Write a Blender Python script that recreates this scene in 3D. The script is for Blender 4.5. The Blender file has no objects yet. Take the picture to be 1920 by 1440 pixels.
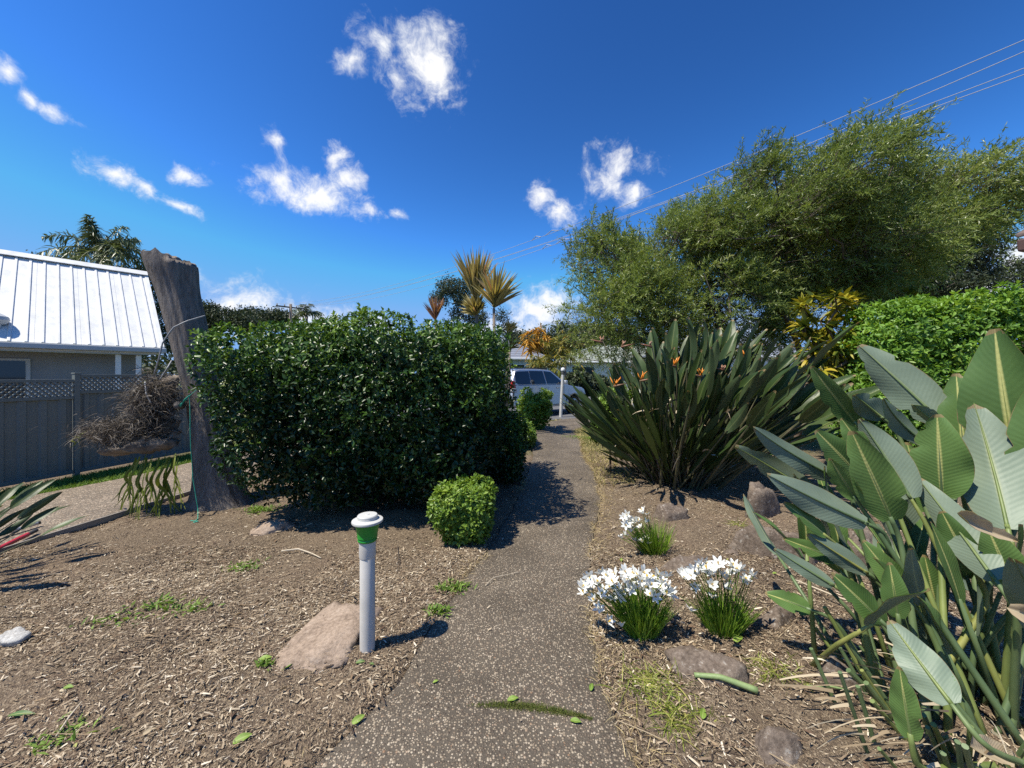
import bpy, math, random
import numpy as np
from mathutils import Vector, Matrix, Euler

rng = np.random.default_rng(11)
random.seed(5)
scene = bpy.context.scene
col = scene.collection
R = math.radians
FPX, HZ, CH = 720.0, 705.0, 1.6          # focal length in photo pixels, horizon row, eye height

# ------------------------------------------------------------------ camera
cam_d = bpy.data.cameras.new("camera"); cam = bpy.data.objects.new("camera", cam_d); col.objects.link(cam)
cam.location = (0, 0, CH); cam.rotation_euler = (R(90), 0, 0)
cam_d.lens = 13.5; cam_d.sensor_width = 36; cam_d.shift_y = -15 / 1920
cam_d.clip_start = 0.05; cam_d.clip_end = 3000
scene.camera = cam

def P(u, v, d):
    """photo pixel at a chosen distance -> world point"""
    return np.array([(u - 960) / FPX * d, d, CH - (v - HZ) / FPX * d])
def G(u, v):
    d = CH * FPX / (v - HZ)
    return np.array([(u - 960) / FPX * d, d])

# ------------------------------------------------------------------ world, sun, exposure
SH = np.array([0.47, 0.25])               # ground shadow of a 1 m post
elev = math.atan(1 / np.linalg.norm(SH)); azim = math.atan2(-SH[0], -SH[1])
world = bpy.data.worlds.new("World"); scene.world = world; world.use_nodes = True
wn, wl = world.node_tree.nodes, world.node_tree.links
wn.clear()
def W(t, **k):
    n = wn.new(t)
    for a, b in k.items(): setattr(n, a, b)
    return n
sky = W('ShaderNodeTexSky', sky_type='NISHITA', sun_disc=False, sun_elevation=elev, sun_rotation=azim % (2 * math.pi),
        altitude=0.0, air_density=1.0, dust_density=0.0, ozone_density=2.0)
hs = W('ShaderNodeHueSaturation'); hs.inputs['Saturation'].default_value = 1.0; hs.inputs['Value'].default_value = 1.35
tint = W('ShaderNodeMix', data_type='RGBA', blend_type='MULTIPLY'); tint.inputs[0].default_value = 1.0; tint.inputs[7].default_value = (.84, 1.0, 1.14, 1)
wl.new(sky.outputs[0], tint.inputs[6]); wl.new(tint.outputs[2], hs.inputs['Color'])
# deep subtropical blue: a steeper tone curve on the clear sky
sA = W('ShaderNodeVectorMath', operation='SCALE'); wl.new(hs.outputs[0], sA.inputs[0]); sA.inputs['Scale'].default_value = .1034
gm = W('ShaderNodeGamma'); wl.new(sA.outputs[0], gm.inputs['Color']); gm.inputs['Gamma'].default_value = 1.9
sB = W('ShaderNodeVectorMath', operation='MULTIPLY'); wl.new(gm.outputs[0], sB.inputs[0]); sB.inputs[1].default_value = (16.4, 19.6, 16.4)
sC = W('ShaderNodeVectorMath', operation='MINIMUM'); wl.new(sB.outputs[0], sC.inputs[0]); sC.inputs[1].default_value = (2.1, 4.3, 8.4)
tc = W('ShaderNodeTexCoord')
def wnoise(scale, detail, rough, vec):
    n = W('ShaderNodeTexNoise'); n.inputs['Scale'].default_value = scale; n.inputs['Detail'].default_value = detail
    n.inputs['Roughness'].default_value = rough; wl.new(vec, n.inputs['Vector']); return n
def wmath(op, a, b=None, c=None, clamp=False):
    n = W('ShaderNodeMath', operation=op, use_clamp=clamp)
    for i, x in enumerate((a, b, c)):
        if x is None: continue
        if isinstance(x, (int, float)): n.inputs[i].default_value = x
        else: wl.new(x, n.inputs[i])
    return n.outputs[0]
# warped view direction gives the clouds their ragged edges
n1 = wnoise(7.0, 3, 0.55, tc.outputs['Generated'])
sub = W('ShaderNodeVectorMath', operation='SUBTRACT'); wl.new(n1.outputs['Color'], sub.inputs[0]); sub.inputs[1].default_value = (.5, .5, .5)
sc_ = W('ShaderNodeVectorMath', operation='SCALE'); wl.new(sub.outputs[0], sc_.inputs[0]); sc_.inputs['Scale'].default_value = 0.085
wv = W('ShaderNodeVectorMath', operation='ADD'); wl.new(tc.outputs['Generated'], wv.inputs[0]); wl.new(sc_.outputs[0], wv.inputs[1])
def pdir(u, v):
    a = np.array([(u - 960) / FPX, 1, (HZ - v) / FPX]); return a / np.linalg.norm(a)
blobs = []   # centre direction, axis 1, axis 2, softness weight
def cloud(u, v, a, b, rot=0, turn=0.0, w=1.0):
    c = pdir(u, v); cr, sr = math.cos(R(rot)), math.sin(R(rot))
    t1 = pdir(u + a * cr, v + a * sr) - c; t2 = pdir(u - b * sr, v + b * cr) - c
    if turn:
        ct, st = math.cos(turn), math.sin(turn); M = np.array([[ct, -st, 0], [st, ct, 0], [0, 0, 1]])
        c, t1, t2 = M @ c, M @ t1, M @ t2
    blobs.append((c, t1, t2, w))
high = [(802, 124, 62, 76, 0, 0, 1.35), (712, 88, 60, 46), (745, 150, 45, 48), (660, 112, 38, 28),
        (600, 362, 115, 32, 14, 0, 1.2), (520, 278, 26, 42), (520, 328, 45, 35), (632, 296, 32, 44), (655, 335, 40, 36), (695, 392, 50, 20, 20),
        (205, 325, 66, 28, 15, 0, 1.2), (275, 354, 72, 24, 30), (345, 390, 60, 18, 25), (350, 325, 46, 24, 10),
        (10, 150, 34, 24, 25), (55, 188, 30, 22), (98, 206, 52, 18, 22),
        (1152, 322, 70, 56), (1185, 362, 36, 34), (1012, 378, 26, 34), (1048, 402, 46, 34), (742, 396, 20, 15, 30)]
for b in high: cloud(*b)
low = [(440, 575, 160, 62), (560, 596, 150, 46, 8), (690, 612, 90, 36), (1005, 590, 75, 62), (1035, 575, 55, 55), (960, 625, 160, 40),
       (1905, 480, 75, 75), (1840, 560, 230, 75), (1350, 640, 260, 60), (150, 640, 300, 60)]
for b in low: cloud(*b)
for tn in (2.0, 4.1):                       # the same weather goes on all round
    for b in low[::3] + [(790, 110, 90, 100), (700, 80, 75, 60)]: cloud(*b, turn=tn)
acc = None
for c, t1, t2, w in blobs:
    s1, s2 = np.linalg.norm(t1), np.linalg.norm(t2)
    e1 = t1 / s1; e3 = c - e1 * (c @ e1); e3 /= np.linalg.norm(e3); e2 = np.cross(e3, e1)
    m = W('ShaderNodeMapping', vector_type='TEXTURE')
    m.inputs['Location'].default_value = tuple(c)
    m.inputs['Rotation'].default_value = tuple(Matrix((e1, e2, e3)).transposed().to_euler())
    m.inputs['Scale'].default_value = (s1, s2, 0.6)
    wl.new(wv.outputs[0], m.inputs['Vector'])
    L = W('ShaderNodeVectorMath', operation='LENGTH'); wl.new(m.outputs[0], L.inputs[0])
    q = wmath('SUBTRACT', w, L.outputs['Value'])
    acc = q if acc is None else wmath('SMOOTH_MAX', acc, q, 0.25)
n2 = wnoise(19.0, 8, 0.68, wv.outputs[0]); n3 = wnoise(5.0, 5, 0.6, tc.outputs['Generated'])
dn = wmath('ADD', acc, wmath('MULTIPLY', wmath('SUBTRACT', n2.outputs['Fac'], 0.515), 3.0))
mr = W('ShaderNodeMapRange', interpolation_type='SMOOTHSTEP'); wl.new(dn, mr.inputs['Value'])
mr.inputs['From Min'].default_value = -0.05; mr.inputs['From Max'].default_value = 1.25
cr = W('ShaderNodeValToRGB'); wl.new(wmath('ADD', wmath('MULTIPLY', dn, 0.35), wmath('MULTIPLY', n3.outputs['Fac'], 0.6)), cr.inputs[0])
cr.color_ramp.elements[0].position = 0.2; cr.color_ramp.elements[0].color = (.58, .68, .82, 1)
cr.color_ramp.elements[1].position = 0.62; cr.color_ramp.elements[1].color = (1, 1, 1, 1)
cs = W('ShaderNodeVectorMath', operation='SCALE'); wl.new(cr.outputs[0], cs.inputs[0]); cs.inputs['Scale'].default_value = 10.0
mx = W('ShaderNodeMix', data_type='RGBA'); wl.new(wmath('MULTIPLY', mr.outputs[0], 0.97), mx.inputs[0])
wl.new(sC.outputs[0], mx.inputs[6]); wl.new(cs.outputs[0], mx.inputs[7])
bg = W('ShaderNodeBackground'); bg.inputs['Strength'].default_value = 0.077; wl.new(mx.outputs[2], bg.inputs['Color'])
wo = W('ShaderNodeOutputWorld'); wl.new(bg.outputs[0], wo.inputs['Surface'])
world.cycles.sampling_method = 'MANUAL'; world.cycles.sample_map_resolution = 512

sun_d = bpy.data.lights.new("sun", 'SUN'); sun = bpy.data.objects.new("sun", sun_d); col.objects.link(sun)
sun_d.energy = 5.0; sun_d.angle = R(0.5); sun_d.color = (1.0, 0.93, 0.80)
sun.rotation_euler = Vector((SH[0], SH[1], -1)).to_track_quat('-Z', 'Y').to_euler()
sun.location = (-10, -6, 20)
scene.view_settings.view_transform = 'Standard'; scene.view_settings.look = 'None'
scene.view_settings.exposure = 0.48; scene.view_settings.gamma = 1.0
scene.cycles.max_bounces = 6; scene.cycles.diffuse_bounces = 2; scene.cycles.glossy_bounces = 3; scene.cycles.transmission_bounces = 3
scene.cycles.caustics_reflective = False; scene.cycles.caustics_refractive = False
scene.cycles.use_denoising = False

# ------------------------------------------------------------------ materials
MATS = {}
def new_mat(name):
    m = bpy.data.materials.new(name); m.use_nodes = True; MATS[name] = m
    nt = m.node_tree; b = nt.nodes.get('Principled BSDF'); return m, nt, b
def ramp(nt, fac, cols):
    r = nt.nodes.new('ShaderNodeValToRGB'); nt.links.new(fac, r.inputs[0]); e = r.color_ramp.elements
    n = len(cols)
    for i, c in enumerate(cols):
        pos, c = (c[0], c[1]) if len(c) == 2 else (i / max(1, n - 1), c)
        x = e[i] if i < 2 else e.new(pos)
        x.position = pos; x.color = (*c, 1)
    return r.outputs[0]
def objco(nt, scale=(1, 1, 1), kind='Object'):
    t = nt.nodes.new('ShaderNodeTexCoord'); m = nt.nodes.new('ShaderNodeMapping'); m.inputs['Scale'].default_value = scale
    nt.links.new(t.outputs[kind], m.inputs[0]); return m.outputs[0]
def noise(nt, vec, scale, detail=5, rough=.6):
    n = nt.nodes.new('ShaderNodeTexNoise'); n.inputs['Scale'].default_value = scale; n.inputs['Detail'].default_value = detail
    n.inputs['Roughness'].default_value = rough; nt.links.new(vec, n.inputs['Vector']); return n.outputs['Fac']
def bump(nt, b, h, strength, dist=0.01):
    n = nt.nodes.new('ShaderNodeBump'); n.inputs['Strength'].default_value = strength; n.inputs['Distance'].default_value = dist
    nt.links.new(h, n.inputs['Height']); nt.links.new(n.outputs[0], b.inputs['Normal'])
def mixc(nt, fac, a, b, mode='MIX'):
    m = nt.nodes.new('ShaderNodeMix'); m.data_type = 'RGBA'; m.blend_type = mode
    for i, x in ((0, fac), (6, a), (7, b)):
        if isinstance(x, (int, float)): m.inputs[i].default_value = x
        elif isinstance(x, tuple): m.inputs[i].default_value = (*x, 1)
        else: nt.links.new(x, m.inputs[i])
    return m.outputs[2]
def mth(nt, op, a, b=None, c=None, clamp=False):
    n = nt.nodes.new('ShaderNodeMath'); n.operation = op; n.use_clamp = clamp
    for i, x in enumerate((a, b, c)):
        if x is None: continue
        if isinstance(x, (int, float)): n.inputs[i].default_value = x
        else: nt.links.new(x, n.inputs[i])
    return n.outputs[0]
def smat(name, cols, scale=6, rough=.7, bmp=.3, bdist=.01, stretch=(1, 1, 1), metal=0, spec=.5, detail=6):
    """plain procedural surface: noise between colours, slight bump"""
    m, nt, b = new_mat(name); v = objco(nt, stretch); f = noise(nt, v, scale, detail)
    nt.links.new(ramp(nt, f, [(.25 + .5 * i / max(1, len(cols) - 1), c) for i, c in enumerate(cols)] if len(cols) > 1 else [cols[0], cols[0]]), b.inputs['Base Color'])
    b.inputs['Roughness'].default_value = rough; b.inputs['Metallic'].default_value = metal; b.inputs['Specular IOR Level'].default_value = spec
    if bmp: bump(nt, b, noise(nt, v, scale * 4, 4), bmp, bdist)
    return m
def leaf_mat(name, cols, rough=.45, trans=.25, spec=.4, warm=(1.25, 1.15, .55)):
    """foliage: colour picked per leaf by the 'rnd' attribute, light passes through"""
    m, nt, b = new_mat(name); a = nt.nodes.new('ShaderNodeAttribute'); a.attribute_name = 'rnd'
    c = ramp(nt, a.outputs['Fac'], cols); nt.links.new(c, b.inputs['Base Color'])
    b.inputs['Roughness'].default_value = rough; b.inputs['Specular IOR Level'].default_value = spec
    if trans > 0:
        t = nt.nodes.new('ShaderNodeBsdfTranslucent'); nt.links.new(mixc(nt, 1.0, c, warm, 'MULTIPLY'), t.inputs['Color'])
        mx = nt.nodes.new('ShaderNodeMixShader'); mx.inputs[0].default_value = trans
        nt.links.new(b.outputs[0], mx.inputs[1]); nt.links.new(t.outputs[0], mx.inputs[2])
        nt.links.new(mx.outputs[0], nt.nodes['Material Output'].inputs['Surface'])
    return m

# ------------------------------------------------------------------ geometry helpers
def hash3(i, j, k, s):
    h = (i * 374761393 + j * 668265263 + k * 2147483647 + s * 974634733) & 0xffffffff
    h = ((h ^ (h >> 13)) * 1274126177) & 0xffffffff
    return ((h ^ (h >> 16)) & 0xffff) / 65535.0
def vnoise(p, s=0):
    p = np.asarray(p, float); i = np.floor(p).astype(np.int64); f = p - i; f = f * f * (3 - 2 * f); o = 0
    for a in (0, 1):
        for b in (0, 1):
            for c in (0, 1):
                w = (f[:, 0] if a else 1 - f[:, 0]) * (f[:, 1] if b else 1 - f[:, 1]) * (f[:, 2] if c else 1 - f[:, 2])
                o = o + w * hash3(i[:, 0] + a, i[:, 1] + b, i[:, 2] + c, s)
    return o * 2 - 1
def fbm(p, s=0, oct=3):
    o, a = 0, 1.0
    for k in range(oct): o = o + a * vnoise(p * 2 ** k, s + k); a *= .5
    return o
def nrm(v):
    return v / np.maximum(np.linalg.norm(v, axis=-1, keepdims=True), 1e-9)
def rdir(n):
    return nrm(rng.normal(size=(n, 3)))
ORG = {}
def org(p):
    return ORG.get(p.name, np.zeros(3)) if p is not None else np.zeros(3)
def tag(o, label=None, cat=None, group=None, kind=None):
    if label: o['label'] = label
    if cat: o['category'] = cat
    if group: o['group'] = group
    if kind: o['kind'] = kind
    return o
def empty(name, loc, label, cat, group=None):
    o = bpy.data.objects.new(name, None); o.empty_display_size = .1; o.location = tuple(loc); col.objects.link(o)
    ORG[o.name] = np.array(loc, float); return tag(o, label, cat, group)
def link(name, me, parent=None):
    o = bpy.data.objects.new(name, me); col.objects.link(o)
    if parent is not None: o.parent = parent; ORG[o.name] = org(parent)
    return o
def npmesh(name, V, loops, sizes, mats, attrs=None, midx=None, smooth=False):
    me = bpy.data.meshes.new(name); V = np.asarray(V, np.float32).reshape(-1, 3)
    loops = np.asarray(loops, np.int32).ravel(); sizes = np.asarray(sizes, np.int32).ravel()
    me.vertices.add(len(V)); me.vertices.foreach_set('co', V.ravel())
    me.loops.add(len(loops)); me.loops.foreach_set('vertex_index', loops)
    me.polygons.add(len(sizes)); me.polygons.foreach_set('loop_start', np.concatenate([[0], np.cumsum(sizes)[:-1]]).astype(np.int32))
    for m in (mats if isinstance(mats, (list, tuple)) else [mats]): me.materials.append(MATS[m] if isinstance(m, str) else m)
    if midx is not None: me.polygons.foreach_set('material_index', np.asarray(midx, np.int32))
    me.polygons.foreach_set('use_smooth', np.full(len(sizes), bool(smooth)))
    for k, v in (attrs or {}).items():
        a = me.attributes.new(k, 'FLOAT', 'POINT'); a.data.foreach_set('value', np.asarray(v, np.float32).ravel())
    me.update(calc_edges=True); me.validate()
    return me
def npobj(name, V, loops, sizes, mats, parent=None, **k):
    V = np.asarray(V, float).reshape(-1, 3) - org(parent)
    return link(name, npmesh(name, V, loops, sizes, mats, **k), parent)
class MB:
    """collects simple solids, then becomes one mesh object"""
    def __init__(s): s.v, s.f = [], []
    def add(s, vs, fs):
        o = len(s.v); s.v += [tuple(map(float, x)) for x in vs]; s.f += [tuple(i + o for i in f) for f in fs]; return s
    def hexa(s, b, t):
        n = len(b); return s.add(list(b) + list(t), [tuple(range(n))[::-1], tuple(range(n, 2 * n))] + [(i, (i + 1) % n, n + (i + 1) % n, n + i) for i in range(n)])
    def box(s, c, size, ax=None):
        c = np.array(c, float); h = np.array(size, float) / 2; A = np.eye(3) if ax is None else np.array(ax, float)
        pt = lambda x, y, z: c + A[0] * x * h[0] + A[1] * y * h[1] + A[2] * z * h[2]
        return s.hexa([pt(-1, -1, -1), pt(1, -1, -1), pt(1, 1, -1), pt(-1, 1, -1)], [pt(-1, -1, 1), pt(1, -1, 1), pt(1, 1, 1), pt(-1, 1, 1)])
    def bar(s, p, q, w, h, up=(0, 0, 1)):
        p, q = np.array(p, float), np.array(q, float); a = q - p; L = np.linalg.norm(a); a = a / L
        b = np.cross(np.array(up, float), a); b = b / np.linalg.norm(b); c = np.cross(a, b)
        return s.box((p + q) / 2, (L, w, h), (a, b, c))
    def lathe(s, prof, c=(0, 0, 0), n=24, ax=None, caps=True):
        c = np.array(c, float); A = np.eye(3) if ax is None else np.array(ax, float); vs = []
        for r, z in prof:
            for i in range(n):
                t = 2 * math.pi * i / n; vs.append(c + A[0] * r * math.cos(t) + A[1] * r * math.sin(t) + A[2] * z)
        fs = [(j * n + i, j * n + (i + 1) % n, (j + 1) * n + (i + 1) % n, (j + 1) * n + i) for j in range(len(prof) - 1) for i in range(n)]
        if caps: fs += [tuple(range(n))[::-1], tuple(range((len(prof) - 1) * n, len(prof) * n))]
        return s.add(vs, fs)
    def tube(s, pts, rad, n=8):
        pts = np.array(pts, float); rad = np.broadcast_to(np.array(rad, float), (len(pts),))
        T = nrm(np.gradient(pts, axis=0)); ref = np.array([0, 0, 1.]) if abs(T[0][2]) < .9 else np.array([1., 0, 0])
        vs = []; x = np.cross(T[0], ref); x /= np.linalg.norm(x)
        for p, t, r in zip(pts, T, rad):
            x = x - t * (x @ t); x /= max(np.linalg.norm(x), 1e-9); y = np.cross(t, x)
            vs += [p + r * (x * math.cos(2 * math.pi * i / n) + y * math.sin(2 * math.pi * i / n)) for i in range(n)]
        m = len(pts)
        fs = [(j * n + i, j * n + (i + 1) % n, (j + 1) * n + (i + 1) % n, (j + 1) * n + i) for j in range(m - 1) for i in range(n)]
        return s.add(vs, fs + [tuple(range(n))[::-1], tuple(range((m - 1) * n, m * n))])
    def build(s, name, mat, parent=None, smooth=False, bevel=0, seg=2, auto=None):
        me = bpy.data.meshes.new(name); o_ = org(parent)
        me.from_pydata([tuple(np.array(x) - o_) for x in s.v], [], s.f); me.materials.append(MATS[mat]); me.update()
        if smooth:
            me.polygons.foreach_set('use_smooth', np.ones(len(me.polygons), bool))
            if auto: me.set_sharp_from_angle(angle=R(auto))
        o = link(name, me, parent)
        if bevel:
            b = o.modifiers.new('bevel', 'BEVEL'); b.width = bevel; b.segments = seg; b.limit_method = 'ANGLE'; b.angle_limit = R(35)
        return o
def frames(D, N):
    Y = nrm(D); X = np.cross(Y, N); bad = np.linalg.norm(X, axis=1) < 1e-4; X[bad] = np.cross(Y[bad], np.array([.3, .8, .5])); X = nrm(X)
    return np.stack([X, Y, np.cross(X, Y)], axis=2)
LEAF = (np.array([(0, 0, 0), (0, .5, -.03), (0, 1, -.12), (-.36, .2, .07), (-.48, .55, .1), (.36, .2, .07), (.48, .55, .1)]),
        [(0, 1, 4, 3), (1, 2, 4), (0, 5, 6, 1), (1, 6, 2)])
SLIM = (np.array([(0, 0, 0), (-.5, .45, .05), (0, 1, -.06), (.5, .45, .05)]), [(0, 3, 2, 1)])
CHIP = (np.array([(-.5, 0, 0), (.42, .03, .02), (-.4, .5, .05), (.5, .55, .045), (-.25, 1, .0), (.3, .95, .02)]), [(0, 1, 3, 2), (2, 3, 5, 4)])
def inst(tmpl, pos, D, N, w, l):
    """copies of a leaf template: width w, length l each -> vertices, loops, sizes, copies-per-vertex"""
    tv, tf = tmpl; n = len(pos); F = frames(D, N); w = np.broadcast_to(w, (n,)); l = np.broadcast_to(l, (n,))
    S = np.stack([w, l, l], axis=1)
    V = pos[:, None, :] + np.einsum('nij,nkj->nki', F, tv[None] * S[:, None, :])
    k = len(tv); lp = np.concatenate([np.array(f) for f in tf]); sz = np.array([len(f) for f in tf])
    return V.reshape(-1, 3), (lp[None] + (np.arange(n) * k)[:, None]).ravel(), np.tile(sz, n), k
def leaves(name, tmpl, pos, D, N, w, l, mat, parent=None, rnd=None, smooth=True):
    V, lp, sz, k = inst(tmpl, pos, D, N, w, l)
    rnd = rng.random(len(pos)) if rnd is None else rnd
    return npobj(name, V, lp, sz, mat, parent, attrs={'rnd': np.repeat(np.clip(rnd, 0, 1), k)}, smooth=smooth)
def ribbons(base, D, L, w, droop, prof=(.6, 1, .9, .6, .05), N=None):
    """bending blades -> vertices, loops, sizes, verts per blade"""
    n = len(base); m = len(prof); t = np.linspace(0, 1, m); D = nrm(D); L = np.broadcast_to(L, (n,)); w = np.broadcast_to(w, (n,)); dr = np.broadcast_to(droop, (n,))
    C = base[:, None, :] + D[:, None, :] * (L[:, None] * t)[..., None]
    C[:, :, 2] -= (dr * L)[:, None] * (t ** 2)[None]
    N = rdir(n) if N is None else N
    X = nrm(np.cross(D, N)); o = X[:, None, :] * (w[:, None] * np.array(prof)[None] / 2)[..., None]
    V = np.stack([C - o, C + o], axis=2).reshape(n, 2 * m, 3)
    q = np.array([(2 * i, 2 * i + 1, 2 * i + 3, 2 * i + 2) for i in range(m - 1)]).ravel()
    return V.reshape(-1, 3), (q[None] + (np.arange(n) * 2 * m)[:, None]).ravel(), np.full(n * (m - 1), 4), 2 * m
def blades(name, base, D, L, w, droop, mat, parent=None, prof=(.6, 1, .9, .6, .05), N=None, rnd=None):
    V, lp, sz, k = ribbons(base, D, L, w, droop, prof, N)
    rnd = rng.random(len(base)) if rnd is None else rnd
    return npobj(name, V, lp, sz, mat, parent, attrs={'rnd': np.repeat(np.clip(rnd, 0, 1), k)}, smooth=True)
def merge(parts):
    Vs, Ls, Ss, Rs, o = [], [], [], [], 0
    for V, l, s, r in parts: Vs.append(V); Ls.append(np.asarray(l) + o); Ss.append(s); Rs.append(r); o += len(V)
    return np.concatenate(Vs), np.concatenate(Ls), np.concatenate(Ss), np.concatenate(Rs)

def grow(base, targets, r0=.006, stem=None, power=2.3, jit=.06, step=.45):
    """branch skeleton reaching every target -> p0, p1, r0, r1 of the limbs"""
    nodes = [np.array(base, float)] if stem is None else [np.array(x, float) for x in stem]
    par = [-1] + list(range(len(nodes) - 1)); dep = [0.0]
    for a, b in zip(nodes, nodes[1:]): dep.append(dep[-1] + np.linalg.norm(b - a))
    for t in sorted(targets, key=lambda q: np.linalg.norm(q - nodes[0])):
        A = np.array(nodes); d = np.linalg.norm(A - t, axis=1); i = int(np.argmin(d * 1.0 + np.array(dep) * .22 + .9 * np.maximum(0, A[:, 2] - t[2] + .1)))
        s, L = A[i], d[i]; k = max(1, int(L / step)); side = rng.normal(size=3) * jit * L; side[2] += .10 * L
        for q in range(1, k + 1):
            f = q / k; nodes.append(s + (t - s) * f + side * 4 * f * (1 - f) * .5); par.append(i if q == 1 else len(nodes) - 2); dep.append(dep[par[-1]] + L / k)
    n = len(nodes); area = np.zeros(n); kids = np.zeros(n, int)
    for p in par[1:]: kids[p] += 1
    area[kids == 0] = r0 ** power
    for i in range(n - 1, 0, -1): area[par[i]] += area[i]
    rad = area ** (1 / power); A = np.array(nodes); pp = np.array(par[1:])
    return A[pp], A[1:], np.minimum(rad[pp], rad[1:] * 1.6), rad[1:]
def limbs(name, seg, mat, parent, n=5):
    p, q, ra, rb = seg; T = nrm(q - p); ref = np.where(np.abs(T[:, 2:3]) < .9, np.array([[0, 0, 1.]]), np.array([[1., 0, 0]]))
    X = nrm(np.cross(T, ref)); Y = np.cross(T, X); a = np.linspace(0, 2 * math.pi, n, endpoint=False)
    ring = X[:, None, :] * np.cos(a)[None, :, None] + Y[:, None, :] * np.sin(a)[None, :, None]
    V = np.concatenate([p[:, None] + ring * ra[:, None, None], (q + T * rb[:, None] * .5)[:, None] + ring * rb[:, None, None]], axis=1)
    f = np.array([(i, (i + 1) % n, n + (i + 1) % n, n + i) for i in range(n)]).ravel()
    return npobj(name, V.reshape(-1, 3), (f[None] + (np.arange(len(p)) * 2 * n)[:, None]).ravel(), np.full(len(p) * n, 4), mat, parent, smooth=True)
def in_ellipsoids(E, n, inner=.55, jag=.22, js=1.1, seed=3):
    """random points in the outer part of a union of ellipsoids, and outward normals"""
    C = np.array([e[0] for e in E], float); H = np.array([e[1] for e in E], float); lo = (C - H).min(0) - .3; hi = (C + H).max(0) + .3
    out, nor, got = [], [], 0
    while got < n:
        p = lo + rng.random((n * 4, 3)) * (hi - lo); q = (p[:, None] - C[None]) / H[None]; f = np.linalg.norm(q, axis=2) + jag * fbm(p * js, seed)[:, None]
        i = f.argmin(1); v = f[np.arange(len(p)), i]; ok = (v < 1) & (v > inner + (1 - inner) * .0) | ((v < 1) & (rng.random(len(p)) < .12))
        g = nrm((q / H[None])[np.arange(len(p)), i]); out.append(p[ok]); nor.append(g[ok]); got += ok.sum()
    return np.concatenate(out)[:n], np.concatenate(nor)[:n]
def in_super(c, h, n, p=3.2, inner=.72, jag=.12, js=1.6, prof=None, seed=4):
    """points in the shell of a clipped-hedge shape; prof(zn) scales its plan"""
    c, h = np.array(c, float), np.array(h, float); out, nor, got = [], [], 0
    while got < n:
        q = rng.random((n * 4, 3)) * 2.4 - 1.2; x = c + q * h; s = np.ones(len(q)) if prof is None else prof(q[:, 2])
        qq = q.copy(); qq[:, 0] /= s; qq[:, 1] /= s
        f = (np.abs(qq) ** p).sum(1) ** (1 / p) + jag * fbm(x * js, seed); ok = (f < 1) & (f > inner)
        g = nrm(np.sign(qq) * np.abs(qq) ** (p - 1) / h); out.append(x[ok]); nor.append(g[ok]); got += ok.sum()
    return np.concatenate(out)[:n], np.concatenate(nor)[:n]
def rosettes(pos, nor, k, spread, up=.25):
    """k leaf directions round each shoot"""
    n = len(pos); ax = nrm(nor + np.array([0, 0, up]) + rng.normal(size=(n, 3)) * .45)
    a = np.repeat(ax, k, 0); D = nrm(a * (1 - spread) + rdir(n * k) * spread * 1.3); N = nrm(a + rng.normal(size=(n * k, 3)) * .25 + np.array([0, 0, .3]))
    return np.repeat(pos, k, 0) + D * .01, D, N

# ------------------------------------------------------------------ surface materials
def aggregate(name, scale, matrix, stones, bright=1.0):
    m, nt, b = new_mat(name); v = objco(nt)
    vo = nt.nodes.new('ShaderNodeTexVoronoi'); vo.inputs['Scale'].default_value = scale; vo.inputs['Randomness'].default_value = 1.0; nt.links.new(v, vo.inputs['Vector'])
    sep = nt.nodes.new('ShaderNodeSeparateColor'); nt.links.new(vo.outputs['Color'], sep.inputs[0])
    stone = ramp(nt, sep.outputs[0], stones)
    # only some cells hold a stone that stands clear of the cement, and stones differ in size
    edge = mth(nt, 'SUBTRACT', mth(nt, 'ADD', .31, mth(nt, 'MULTIPLY', sep.outputs[1], .33)), vo.outputs['Distance'])
    mk = nt.nodes.new('ShaderNodeMapRange'); nt.links.new(edge, mk.inputs['Value']); mk.inputs['From Min'].default_value = -.02; mk.inputs['From Max'].default_value = .07
    st = ramp(nt, noise(nt, v, 1.6, 5), [(.3, (.58, .55, .51)), (.7, (1.08, 1.04, .98))])
    grit = ramp(nt, noise(nt, v, 160, 3), [(.3, tuple(x * .7 for x in matrix)), (.75, tuple(x * 1.5 for x in matrix))])
    c = mixc(nt, mk.outputs[0], grit, stone); c = mixc(nt, 1.0, c, st, 'MULTIPLY'); nt.links.new(c, b.inputs['Base Color'])
    b.inputs['Roughness'].default_value = .75; b.inputs['Specular IOR Level'].default_value = .35
    bump(nt, b, mth(nt, 'MULTIPLY', mk.outputs[0], mth(nt, 'SUBTRACT', 1.0, vo.outputs['Distance'])), .9, .006)
    return m
aggregate('path_aggregate', 92, (.102, .088, .070), [(0, (.10, .08, .065)), (.3, (.20, .16, .12)), (.55, (.31, .26, .195)), (.8, (.42, .365, .285)), (.94, (.50, .44, .355)), (1, (.28, .18, .115))])
aggregate('drive_aggregate', 55, (.17, .145, .115), [(0, (.24, .19, .14)), (.5, (.40, .33, .25)), (.85, (.58, .5, .4)), (1, (.32, .22, .16))])

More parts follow.
